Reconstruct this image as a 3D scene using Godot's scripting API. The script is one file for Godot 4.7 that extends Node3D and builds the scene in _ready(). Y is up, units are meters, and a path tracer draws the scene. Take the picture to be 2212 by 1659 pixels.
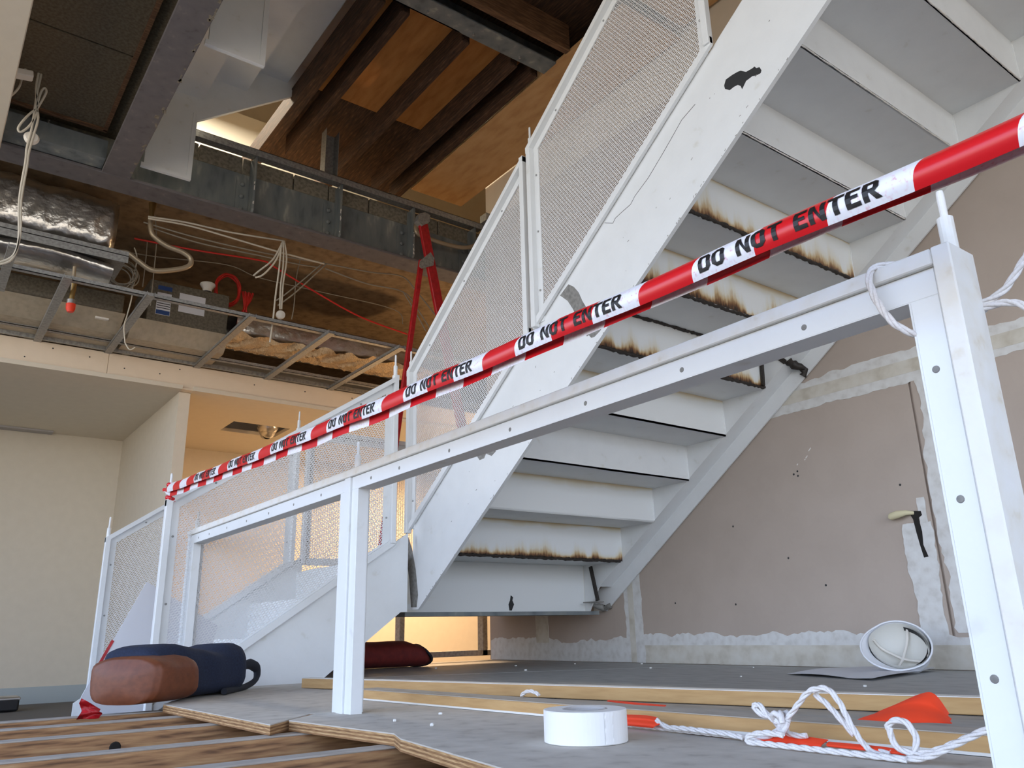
extends Node3D
# A white steel stair in a stripped-out building, seen from a plywood deck laid over floor joists.
# y is up; the deck is y = 0; x runs along the plasterboard wall, -z runs towards it.

class MB:
	var v := PackedVector3Array()
	var n := PackedVector3Array()
	var t := PackedVector2Array()
	func tri(a: Vector3, b: Vector3, c: Vector3, ua := Vector2.ZERO, ub := Vector2.ZERO, uc := Vector2.ZERO) -> void:
		var m := (b - a).cross(c - a)
		if m.length_squared() < 1e-18:
			return
		m = m.normalized()
		v.push_back(a); v.push_back(c); v.push_back(b)
		n.push_back(m); n.push_back(m); n.push_back(m)
		t.push_back(ua); t.push_back(uc); t.push_back(ub)
	func otri(a: Vector3, b: Vector3, c: Vector3, o: Vector3) -> void:
		if (b - a).cross(c - a).dot((a + b + c) / 3.0 - o) < 0.0:
			tri(a, c, b)
		else:
			tri(a, b, c)
	func quad(a: Vector3, b: Vector3, c: Vector3, d: Vector3) -> void:
		tri(a, b, c, Vector2(0, 1), Vector2(1, 1), Vector2(1, 0))
		tri(a, c, d, Vector2(0, 1), Vector2(1, 0), Vector2(0, 0))
	func oquad(a: Vector3, b: Vector3, c: Vector3, d: Vector3, o: Vector3) -> void:
		if (b - a).cross(c - a).dot((a + b + c + d) / 4.0 - o) < 0.0:
			quad(d, c, b, a)
		else:
			quad(a, b, c, d)
	func hexa(p: Array) -> void:   # bottom 0123, top 4567
		var o := Vector3.ZERO
		for q in p:
			o += q / 8.0
		for f in [[0, 1, 2, 3], [4, 5, 6, 7], [0, 1, 5, 4], [1, 2, 6, 5], [2, 3, 7, 6], [3, 0, 4, 7]]:
			oquad(p[f[0]], p[f[1]], p[f[2]], p[f[3]], o)
	func box(c: Vector3, s: Vector3, ch := 0.0, b := Basis.IDENTITY) -> void:
		var h := s * 0.5
		if ch <= 0.0 or ch * 2.0 >= minf(s.x, minf(s.y, s.z)):
			var p := []
			for y in [-1, 1]:
				for q in [[-1, -1], [1, -1], [1, 1], [-1, 1]]:
					p.append(c + b * Vector3(q[0] * h.x, y * h.y, q[1] * h.z))
			hexa(p)
			return
		var k := {}
		for sx in [-1, 1]:
			for sy in [-1, 1]:
				for sz in [-1, 1]:
					k[[sx, sy, sz, 0]] = c + b * Vector3(sx * h.x, sy * (h.y - ch), sz * (h.z - ch))
					k[[sx, sy, sz, 1]] = c + b * Vector3(sx * (h.x - ch), sy * h.y, sz * (h.z - ch))
					k[[sx, sy, sz, 2]] = c + b * Vector3(sx * (h.x - ch), sy * (h.y - ch), sz * h.z)
					otri(k[[sx, sy, sz, 0]], k[[sx, sy, sz, 1]], k[[sx, sy, sz, 2]], c)
		for s1 in [-1, 1]:
			oquad(k[[s1, -1, -1, 0]], k[[s1, 1, -1, 0]], k[[s1, 1, 1, 0]], k[[s1, -1, 1, 0]], c)
			oquad(k[[-1, s1, -1, 1]], k[[1, s1, -1, 1]], k[[1, s1, 1, 1]], k[[-1, s1, 1, 1]], c)
			oquad(k[[-1, -1, s1, 2]], k[[1, -1, s1, 2]], k[[1, 1, s1, 2]], k[[-1, 1, s1, 2]], c)
			for s2 in [-1, 1]:
				oquad(k[[s1, s2, -1, 0]], k[[s1, s2, 1, 0]], k[[s1, s2, 1, 1]], k[[s1, s2, -1, 1]], c)
				oquad(k[[s1, -1, s2, 0]], k[[s1, 1, s2, 0]], k[[s1, 1, s2, 2]], k[[s1, -1, s2, 2]], c)
				oquad(k[[-1, s1, s2, 1]], k[[1, s1, s2, 1]], k[[1, s1, s2, 2]], k[[-1, s1, s2, 2]], c)
	func bmm(a: Vector3, b: Vector3, ch := 0.0) -> void:   # box from corner to corner
		box((a + b) * 0.5, (b - a).abs(), ch)
	func bar(a: Vector3, b: Vector3, w: float, h: float, up := Vector3.UP, ch := 0.0) -> void:   # w across, h along up
		var z := (b - a).normalized()
		var x := up.cross(z).normalized()
		var y := z.cross(x)
		box((a + b) * 0.5, Vector3(w, h, a.distance_to(b)), ch, Basis(x, y, z))
	func prism(poly: PackedVector2Array, o: Vector3, ex: Vector3, ey: Vector3, th: Vector3) -> void:
		var idx := Geometry2D.triangulate_polygon(poly)
		var nn := ex.cross(ey)
		var front := th if nn.dot(th) > 0.0 else Vector3.ZERO
		var back := th - front
		var m := poly.size()
		for i in range(0, idx.size(), 3):
			var a := poly[idx[i]]
			var b := poly[idx[i + 1]]
			var c := poly[idx[i + 2]]
			if (b - a).cross(c - a) < 0.0:
				var s := b
				b = c
				c = s
			tri(o + ex * a.x + ey * a.y + front, o + ex * b.x + ey * b.y + front, o + ex * c.x + ey * c.y + front)
			tri(o + ex * a.x + ey * a.y + back, o + ex * c.x + ey * c.y + back, o + ex * b.x + ey * b.y + back)
		var cw := Geometry2D.is_polygon_clockwise(poly)
		for i in m:
			var a := poly[i]
			var b := poly[(i + 1) % m]
			if cw:
				var s := a
				a = b
				b = s
			var pa := o + ex * a.x + ey * a.y
			var pb := o + ex * b.x + ey * b.y
			quad(pa + back, pb + back, pb + front, pa + front)
	func ring(c: Vector3, x: Vector3, y: Vector3, r: float, seg: int) -> PackedVector3Array:
		var o := PackedVector3Array()
		for i in seg:
			var a := TAU * i / seg
			o.push_back(c + (x * cos(a) + y * sin(a)) * r)
		return o
	func join(a: PackedVector3Array, b: PackedVector3Array, na: Vector3, nb: Vector3) -> void:   # smooth band between two rings
		var m := a.size()
		for i in m:
			var j := (i + 1) % m
			var q := [a[i], a[j], b[j], b[i]]
			var w := [(a[i] - na).normalized(), (a[j] - na).normalized(), (b[j] - nb).normalized(), (b[i] - nb).normalized()]
			var g: Vector3 = (q[1] - q[0]).cross(q[2] - q[0])
			var order := [0, 2, 1, 0, 3, 2] if g.dot(w[0] + w[2]) > 0.0 else [0, 1, 2, 0, 2, 3]
			for k in order:
				v.push_back(q[k]); n.push_back(w[k]); t.push_back(Vector2.ZERO)
	func cap(a: PackedVector3Array, c: Vector3, out: Vector3) -> void:
		for i in a.size():
			var j := (i + 1) % a.size()
			if (a[j] - a[i]).cross(c - a[i]).dot(out) > 0.0:
				tri(a[i], a[j], c)
			else:
				tri(a[j], a[i], c)
	func tube(p: Array, r: float, seg := 8, radii := []) -> void:
		var x := Vector3.ZERO
		var prev := PackedVector3Array()
		for i in p.size():
			var d: Vector3 = (p[mini(i + 1, p.size() - 1)] - p[maxi(i - 1, 0)]).normalized()
			if x == Vector3.ZERO:
				x = d.cross(Vector3.UP if absf(d.y) < 0.9 else Vector3.RIGHT).normalized()
			x = (x - d * x.dot(d)).normalized()
			var rr: float = radii[i] if radii.size() > i else r
			var cur := ring(p[i], x, d.cross(x), rr, seg)
			if i > 0:
				join(prev, cur, p[i - 1], p[i])
			if i == 0:
				cap(cur, p[i], -d)
			if i == p.size() - 1:
				cap(cur, p[i], d)
			prev = cur
	func lathe(prof: Array, at: Vector3, b := Basis.IDENTITY, seg := 32, smooth := false) -> void:   # prof of Vector2(radius, height), axis b.y; outside on the right of travel upwards
		for i in prof.size() - 1:
			for j in seg:
				var a0 := TAU * j / seg
				var a1 := TAU * (j + 1) / seg
				var p: Vector2 = prof[i]
				var q: Vector2 = prof[i + 1]
				var A := at + b * Vector3(p.x * cos(a0), p.y, -p.x * sin(a0))
				var B := at + b * Vector3(p.x * cos(a1), p.y, -p.x * sin(a1))
				var Cc := at + b * Vector3(q.x * cos(a1), q.y, -q.x * sin(a1))
				var D := at + b * Vector3(q.x * cos(a0), q.y, -q.x * sin(a0))
				if smooth:
					var e := (q - p).normalized()
					for w in [[A, Cc, B, a0, a1, a1], [A, D, Cc, a0, a0, a1]]:
						for z in 3:
							v.push_back(w[z])
							n.push_back(b * Vector3(e.y * cos(w[3 + z]), -e.x, -e.y * sin(w[3 + z])))
							t.push_back(Vector2.ZERO)
				else:
					tri(A, B, Cc)
					tri(A, Cc, D)
	func grid(pts: Array, closed_u := false, uvs := true) -> void:   # pts[row][col], smooth normals
		var R := pts.size()
		var Cn: int = pts[0].size()
		var nm := []
		for i in R:
			var row := []
			for j in Cn:
				var l: int = (j - 1 + Cn) % Cn if closed_u else maxi(j - 1, 0)
				var r: int = (j + 1) % Cn if closed_u else mini(j + 1, Cn - 1)
				var du: Vector3 = pts[i][r] - pts[i][l]
				var dv: Vector3 = pts[mini(i + 1, R - 1)][j] - pts[maxi(i - 1, 0)][j]
				var g := du.cross(dv)
				row.append(g.normalized() if g.length_squared() > 1e-16 else Vector3.ZERO)
			nm.append(row)
		for i in R:   # a row drawn together to a point takes the mean of its neighbour
			if nm[i][0] == Vector3.ZERO and nm[i][Cn / 2] == Vector3.ZERO:
				var mean := Vector3.ZERO
				for q in nm[i + 1 if i == 0 else i - 1]:
					mean += q
				for j in Cn:
					nm[i][j] = mean.normalized()
		var last := Cn if closed_u else Cn - 1
		for i in R - 1:
			for j in last:
				var k := (j + 1) % Cn
				for w in [[i, j], [i + 1, k], [i, k], [i, j], [i + 1, j], [i + 1, k]]:
					v.push_back(pts[w[0]][w[1]])
					n.push_back(nm[w[0]][w[1]])
					t.push_back(Vector2(float(w[1]) / (Cn - 1), float(w[0]) / (R - 1)))
	func mesh() -> ArrayMesh:
		var a := []
		a.resize(Mesh.ARRAY_MAX)
		a[Mesh.ARRAY_VERTEX] = v
		a[Mesh.ARRAY_NORMAL] = n
		a[Mesh.ARRAY_TEX_UV] = t
		var m := ArrayMesh.new()
		m.add_surface_from_arrays(Mesh.PRIMITIVE_TRIANGLES, a)
		return m

var M := {}
var used := {}
var rng := RandomNumberGenerator.new()

func numbered(called: String) -> String:
	var k: int = used.get(called, 0)
	used[called] = k + 1
	return called if k == 0 else "%s_%03d" % [called, k]

func thing(called: String, label: String, category: String, at := Vector3.ZERO, group := "") -> Node3D:
	var o := Node3D.new()
	o.name = numbered(called)
	add_child(o)
	o.position = at
	o.set_meta("label", label)
	o.set_meta("category", category)
	if group:
		o.set_meta("group", group)
	return o

func part(parent: Node, called: String, mb: MB, m: Material, label := "") -> MeshInstance3D:
	var o := MeshInstance3D.new()
	o.name = called
	o.mesh = mb.mesh()
	o.material_override = m
	parent.add_child(o, true)
	if parent is Node3D and parent != self:
		o.position = -origin_of(parent)
	if label:
		o.set_meta("label", label)
	return o

func origin_of(p: Node) -> Vector3:   # meshes are written in world coordinates, so a part undoes its parents' offsets
	var s := Vector3.ZERO
	var q := p
	while q is Node3D and q != self:
		s += (q as Node3D).position
		q = q.get_parent()
	return s

func solo(called: String, mb: MB, m: Material, label: String, category: String, group := "") -> MeshInstance3D:
	var o := part(self, numbered(called), mb, m)
	o.set_meta("label", label)
	o.set_meta("category", category)
	if group:
		o.set_meta("group", group)
	return o

func struct(called: String, mb: MB, m: Material, label := "") -> MeshInstance3D:
	var o := part(self, called, mb, m)
	o.set_meta("kind", "structure")
	if label:
		o.set_meta("label", label)
	return o

# ---------------------------------------------------------------- textures and materials
func C(r: float, g: float, b: float) -> Color:
	return Color(r / 255.0, g / 255.0, b / 255.0)

func noise_bytes(size: int, seed_: int, freq: float, oct := 4, type := FastNoiseLite.TYPE_SIMPLEX_SMOOTH) -> PackedByteArray:
	var f := FastNoiseLite.new()
	f.seed = seed_
	f.noise_type = type
	f.frequency = freq
	f.fractal_octaves = oct
	var im := f.get_seamless_image(size, size)
	im.convert(Image.FORMAT_L8)
	return im.get_data()

func ramp_tex(size: int, seed_: int, freq: float, cols: Array, stops: Array, oct := 4) -> ImageTexture:
	var d := noise_bytes(size, seed_, freq, oct)
	var g := Gradient.new()
	g.offsets = PackedFloat32Array(stops)
	g.colors = PackedColorArray(cols)
	var lut := PackedByteArray()
	for i in 256:
		var c := g.sample(i / 255.0)
		lut.push_back(int(c.r8)); lut.push_back(int(c.g8)); lut.push_back(int(c.b8))
	var o := PackedByteArray()
	o.resize(size * size * 3)
	for i in d.size():
		var k := d[i] * 3
		o[i * 3] = lut[k]
		o[i * 3 + 1] = lut[k + 1]
		o[i * 3 + 2] = lut[k + 2]
	var im := Image.create_from_data(size, size, false, Image.FORMAT_RGB8, o)
	im.generate_mipmaps()
	return ImageTexture.create_from_image(im)

func bump_tex(size: int, seed_: int, freq: float, strength: float, oct := 4) -> ImageTexture:
	var d := noise_bytes(size, seed_, freq, oct)
	var im := Image.create_from_data(size, size, false, Image.FORMAT_L8, d)
	im.convert(Image.FORMAT_RGBA8)
	im.bump_map_to_normal_map(strength)
	return ImageTexture.create_from_image(im)

func mat(tex: Texture2D, scale := Vector3.ONE, rough := 0.8, metal := 0.0, normal: Texture2D = null, nscale := 1.0) -> StandardMaterial3D:
	var m := StandardMaterial3D.new()
	m.albedo_texture = tex
	m.uv1_triplanar = true
	m.uv1_world_triplanar = true
	m.uv1_scale = scale
	m.roughness = rough
	m.metallic = metal
	if normal:
		m.normal_enabled = true
		m.normal_texture = normal
		m.normal_scale = nscale
	return m

func plain(c: Color, rough := 0.7, metal := 0.0) -> StandardMaterial3D:
	var m := StandardMaterial3D.new()
	m.albedo_color = c
	m.roughness = rough
	m.metallic = metal
	return m

func make_materials() -> void:
	var smudge := ramp_tex(512, 11, 0.012, [C(212, 212, 207), C(223, 225, 225), C(225, 227, 227), C(227, 229, 229)], [0.0, 0.16, 0.5, 1.0], 5)
	M.white = mat(smudge, Vector3.ONE * 1.3, 0.42)
	M.cream = mat(ramp_tex(512, 12, 0.02, [C(212, 203, 186), C(224, 220, 211), C(227, 225, 219), C(229, 228, 225)], [0.0, 0.2, 0.5, 1.0], 5), Vector3(2, 2, 2), 0.5)
	M.meshwhite = plain(C(226, 226, 226), 0.5)
	M.bare = mat(ramp_tex(256, 13, 0.03, [C(104, 102, 98), C(128, 126, 121), C(146, 144, 138)], [0.0, 0.5, 1.0]), Vector3.ONE * 6, 0.5, 0.0)
	M.chip = plain(C(38, 39, 40), 0.6)
	M.char = mat(ramp_tex(256, 14, 0.05, [C(14, 12, 11), C(40, 33, 28), C(88, 78, 68)], [0.0, 0.55, 1.0]), Vector3.ONE * 14, 0.6)
	M.gypsum = mat(ramp_tex(512, 15, 0.01, [C(174, 160, 148), C(177, 163, 151), C(180, 166, 154)], [0.0, 0.5, 1.0], 5), Vector3.ONE * 0.7, 0.95)
	M.compound = mat(ramp_tex(512, 16, 0.016, [C(196, 193, 187), C(210, 208, 204), C(218, 218, 215)], [0.0, 0.45, 1.0], 5), Vector3.ONE * 2.2, 0.9)
	M.jointtape = mat(ramp_tex(256, 17, 0.02, [C(184, 176, 160), C(203, 197, 184), C(210, 206, 196)], [0.0, 0.5, 1.0]), Vector3.ONE * 2, 0.9)
	M.deck = mat(ramp_tex(512, 18, 0.022, [C(168, 160, 149), C(189, 182, 171), C(195, 188, 177), C(202, 195, 185)], [0.0, 0.3, 0.6, 1.0], 6), Vector3.ONE * 1.4, 0.92)
	M.darkdeck = mat(ramp_tex(512, 19, 0.018, [C(128, 127, 124), C(148, 148, 145), C(154, 154, 151), C(166, 165, 161)], [0.0, 0.35, 0.65, 1.0], 6), Vector3(0.8, 1.6, 1.6), 0.5)
	M.ply_a = mat(ramp_tex(256, 20, 0.03, [C(104, 72, 42), C(142, 103, 66), C(168, 130, 90)], [0.0, 0.5, 1.0]), Vector3(3, 30, 3), 0.85)
	M.ply_b = mat(ramp_tex(256, 21, 0.03, [C(140, 104, 66), C(184, 146, 100), C(204, 172, 128)], [0.0, 0.5, 1.0]), Vector3(3, 30, 3), 0.85)
	M.plyface = mat(ramp_tex(512, 22, 0.014, [C(168, 108, 50), C(190, 128, 66), C(200, 140, 76)], [0.0, 0.5, 1.0], 5), Vector3(0.5, 2, 2.4), 0.8)
	M.plypale = mat(ramp_tex(512, 23, 0.012, [C(188, 142, 92), C(204, 160, 108), C(212, 170, 120)], [0.0, 0.5, 1.0], 5), Vector3(0.6, 2, 1.8), 0.8)
	M.joist = mat(ramp_tex(512, 24, 0.02, [C(92, 66, 46), C(150, 110, 76), C(178, 136, 94), C(196, 160, 118)], [0.0, 0.35, 0.65, 1.0], 5), Vector3(6, 8, 0.7), 0.85)
	M.joisttop = mat(ramp_tex(512, 25, 0.02, [C(150, 142, 132), C(174, 166, 156), C(184, 177, 168)], [0.0, 0.4, 1.0], 5), Vector3(4, 4, 0.8), 0.9)
	M.oldtimber = mat(ramp_tex(512, 26, 0.02, [C(40, 26, 17), C(66, 44, 29), C(84, 58, 40), C(124, 96, 76)], [0.0, 0.4, 0.75, 1.0], 5), Vector3(0.7, 6, 6), 0.85)
	M.timber_z = mat(ramp_tex(512, 27, 0.02, [C(78, 54, 36), C(112, 80, 54), C(140, 106, 76)], [0.0, 0.5, 1.0], 5), Vector3(6, 6, 0.7), 0.85)
	M.steel = mat(ramp_tex(512, 28, 0.015, [C(84, 90, 94), C(112, 118, 120), C(126, 130, 128), C(172, 170, 160)], [0.0, 0.35, 0.72, 1.0], 5), Vector3(1.1, 0.35, 1.1), 0.5)
	M.purple = mat(ramp_tex(512, 29, 0.02, [C(84, 78, 78), C(102, 98, 99), C(108, 103, 104), C(134, 126, 120)], [0.0, 0.3, 0.75, 1.0], 5), Vector3.ONE * 1.2, 0.7)
	M.darkpurple = M.purple
	M.block = mat(ramp_tex(512, 30, 0.02, [C(104, 96, 82), C(136, 127, 111), C(154, 145, 129)], [0.0, 0.5, 1.0], 5), Vector3.ONE * 3, 0.95)
	M.galv = mat(ramp_tex(512, 31, 0.02, [C(136, 136, 134), C(158, 158, 156), C(176, 176, 174)], [0.0, 0.5, 1.0], 3), Vector3.ONE * 4, 0.48, 0.55)
	M.foil = mat(ramp_tex(256, 32, 0.02, [C(196, 190, 180), C(208, 203, 196), C(220, 217, 212)], [0.0, 0.5, 1.0]), Vector3.ONE * 2, 0.3, 1.0, bump_tex(512, 33, 0.012, 9.0, 4), 0.5)
	M.foildark = M.foil
	M.soffit = mat(ramp_tex(512, 36, 0.014, [C(112, 92, 68), C(144, 120, 90), C(160, 136, 104)], [0.0, 0.5, 1.0], 5), Vector3.ONE * 1.4, 0.95)
	M.fibre = mat(ramp_tex(512, 37, 0.05, [C(88, 76, 58), C(108, 95, 75), C(122, 110, 88)], [0.0, 0.5, 1.0], 6), Vector3.ONE * 2, 0.95)
	M.wallpaint = mat(ramp_tex(512, 38, 0.02, [C(216, 206, 188), C(218, 208, 190), C(220, 210, 192)], [0.0, 0.5, 1.0], 5), Vector3.ONE, 0.9)
	M.ceilpaint = M.wallpaint
	M.bulkhead = mat(ramp_tex(512, 40, 0.02, [C(230, 212, 188), C(232, 214, 190), C(234, 216, 193)], [0.0, 0.5, 1.0], 5), Vector3.ONE, 0.9)
	M.warmwall = M.wallpaint
	M.carpet = mat(ramp_tex(512, 41, 0.2, [C(92, 88, 82), C(112, 108, 102), C(128, 124, 118)], [0.0, 0.5, 1.0], 3), Vector3.ONE * 4, 1.0)
	M.skirting = plain(C(176, 184, 184), 0.6)
	M.red = mat(ramp_tex(256, 42, 0.03, [C(150, 18, 24), C(176, 22, 30), C(190, 34, 40)], [0.0, 0.5, 1.0]), Vector3.ONE * 3, 0.45)
	M.sack = mat(ramp_tex(256, 54, 0.03, [C(88, 22, 20), C(108, 30, 26), C(122, 40, 32)], [0.0, 0.5, 1.0]), Vector3.ONE * 3, 0.8)
	M.tapered = plain(C(212, 26, 34), 0.32)
	M.tapewhite = mat(ramp_tex(512, 43, 0.05, [C(206, 120, 138), C(230, 206, 214), C(238, 236, 240), C(240, 240, 242)], [0.0, 0.2, 0.36, 1.0], 5), Vector3.ONE * 5, 0.34)
	M.ink = plain(C(20, 18, 18), 0.5)
	M.navy = mat(ramp_tex(512, 44, 0.03, [C(20, 27, 46), C(28, 38, 62), C(38, 50, 78)], [0.0, 0.5, 1.0], 5), Vector3.ONE * 8, 0.9, 0.0, bump_tex(512, 45, 0.18, 3.0, 2), 0.6)
	M.leather = mat(ramp_tex(512, 46, 0.03, [C(92, 48, 26), C(112, 60, 34), C(124, 70, 42)], [0.0, 0.5, 1.0], 5), Vector3.ONE * 3, 0.55)
	M.black = plain(C(24, 24, 26), 0.6)
	M.webbing = plain(C(30, 33, 42), 0.85)
	M.rope = mat(ramp_tex(256, 47, 0.05, [C(206, 200, 196), C(226, 222, 220), C(234, 232, 230)], [0.0, 0.5, 1.0]), Vector3.ONE * 20, 0.6)
	M.cable = plain(C(206, 198, 182), 0.6)
	M.cablegrey = plain(C(146, 138, 124), 0.6)
	M.orange = plain(C(250, 70, 30), 0.7)
	M.redcable = plain(C(206, 44, 34), 0.5)
	M.paper = plain(C(214, 214, 218), 0.85)
	M.mdf = mat(ramp_tex(512, 48, 0.02, [C(176, 138, 90), C(190, 152, 102), C(198, 162, 112)], [0.0, 0.5, 1.0], 5), Vector3(0.8, 6, 2), 0.85)
	M.mdftop = mat(ramp_tex(512, 49, 0.02, [C(160, 150, 138), C(172, 163, 150), C(180, 172, 160)], [0.0, 0.5, 1.0], 5), Vector3(1, 2, 2), 0.85)
	M.melamine = plain(C(226, 222, 214), 0.6)
	M.taperoll = plain(C(238, 236, 232), 0.55)
	M.card = plain(C(176, 172, 170), 0.8)
	M.helmet = plain(C(228, 229, 232), 0.35)
	M.helmetin = plain(C(216, 214, 206), 0.5)
	M.purplelabel = plain(C(140, 40, 150), 0.5)
	M.brass = plain(C(170, 142, 92), 0.35, 0.9)
	M.redplastic = plain(C(232, 64, 36), 0.4)
	M.plastic = plain(C(226, 220, 210), 0.5)
	M.blue = plain(C(32, 64, 120), 0.5)
	M.unit = mat(ramp_tex(512, 50, 0.03, [C(84, 78, 66), C(106, 98, 84), C(122, 114, 98)], [0.0, 0.5, 1.0], 4), Vector3.ONE * 3, 0.6, 0.25)
	M.unitpan = mat(ramp_tex(512, 51, 0.02, [C(168, 156, 136), C(184, 172, 150), C(192, 180, 160)], [0.0, 0.5, 1.0], 4), Vector3.ONE * 2, 0.6, 0.2)
	M.insul = mat(ramp_tex(512, 52, 0.05, [C(196, 164, 122), C(220, 190, 148), C(234, 210, 172)], [0.0, 0.5, 1.0], 5), Vector3.ONE * 4, 0.7, 0.2, bump_tex(256, 53, 0.05, 10.0, 4), 1.0)
	M.flex = plain(C(176, 160, 136), 0.4, 0.5)
	M.hole_shade = plain(C(30, 26, 22), 0.9)  # near-black colour painting the shade inside the torn slot and bolt holes
	M.debris = plain(C(222, 220, 214), 0.9)
	M.alu = plain(C(190, 190, 190), 0.35, 0.9)
	M.foam = plain(C(206, 196, 160), 0.9)
	M.shutter = plain(C(232, 228, 216), 0.8)

func _ready() -> void:
	rng.seed = 7
	# camera, sky, exposure
	var cam := Camera3D.new()
	cam.name = "camera"
	cam.basis = Basis.from_euler(Vector3(deg_to_rad(17.182), deg_to_rad(52.994), deg_to_rad(-1.332)), EULER_ORDER_YXZ)
	cam.position = Vector3(0, 0.17, 0)
	cam.fov = 51.35
	cam.near = 0.02
	cam.far = 200.0
	add_child(cam)
	cam.current = true
	var sky := ProceduralSkyMaterial.new()
	sky.sky_top_color = C(120, 166, 230)
	sky.sky_horizon_color = C(232, 237, 241)
	sky.sky_curve = 0.25
	sky.ground_bottom_color = C(160, 153, 143)
	sky.ground_horizon_color = C(210, 205, 196)
	sky.sky_energy_multiplier = 1.0
	var env := Environment.new()
	env.background_mode = Environment.BG_SKY
	env.sky = Sky.new()
	env.sky.sky_material = sky
	env.background_energy_multiplier = 5.0
	env.tonemap_mode = Environment.TONE_MAPPER_LINEAR
	env.tonemap_exposure = 1.14
	env.ambient_light_source = Environment.AMBIENT_SOURCE_SKY
	env.sdfgi_enabled = true
	env.ssao_enabled = true
	env.ssil_enabled = true
	var we := WorldEnvironment.new()
	we.name = "world"
	we.environment = env
	add_child(we)
	make_materials()
	build_shell()
	build_deck()
	build_stair()
	build_open_balustrade()
	build_upper_storey()
	build_ceiling_services()
	build_barrier_tape()
	build_objects()

# ---------------------------------------------------------------- the building
func slab(a: Vector3, b: Vector3) -> MB:
	var m := MB.new()
	m.bmm(a, b)
	return m

func lamp_panel(called: String, at: Vector3, size: Vector2, col: Color, energy: float, label: String) -> void:
	var t := thing(called, label, "lamp", at)
	var b := MB.new()
	b.box(at + Vector3(0, 0.02, 0), Vector3(size.x + 0.04, 0.04, size.y + 0.04), 0.004)
	part(t, "housing", b, M.alu)
	var g := MB.new()
	g.box(at - Vector3(0, 0.006, 0), Vector3(size.x, 0.012, size.y))
	var e := plain(col, 0.6)
	e.emission_enabled = true
	e.emission = col
	e.emission_energy_multiplier = 3.0
	part(t, "diffuser", g, e)
	var l := AreaLight3D.new()
	l.name = "light"
	l.area_size = size
	l.light_color = col
	l.light_energy = energy
	l.shadow_enabled = true
	l.set("area_range", 30.0)
	t.add_child(l)
	l.position = Vector3(0, -0.03, 0)
	l.rotation.x = -PI / 2

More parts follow.
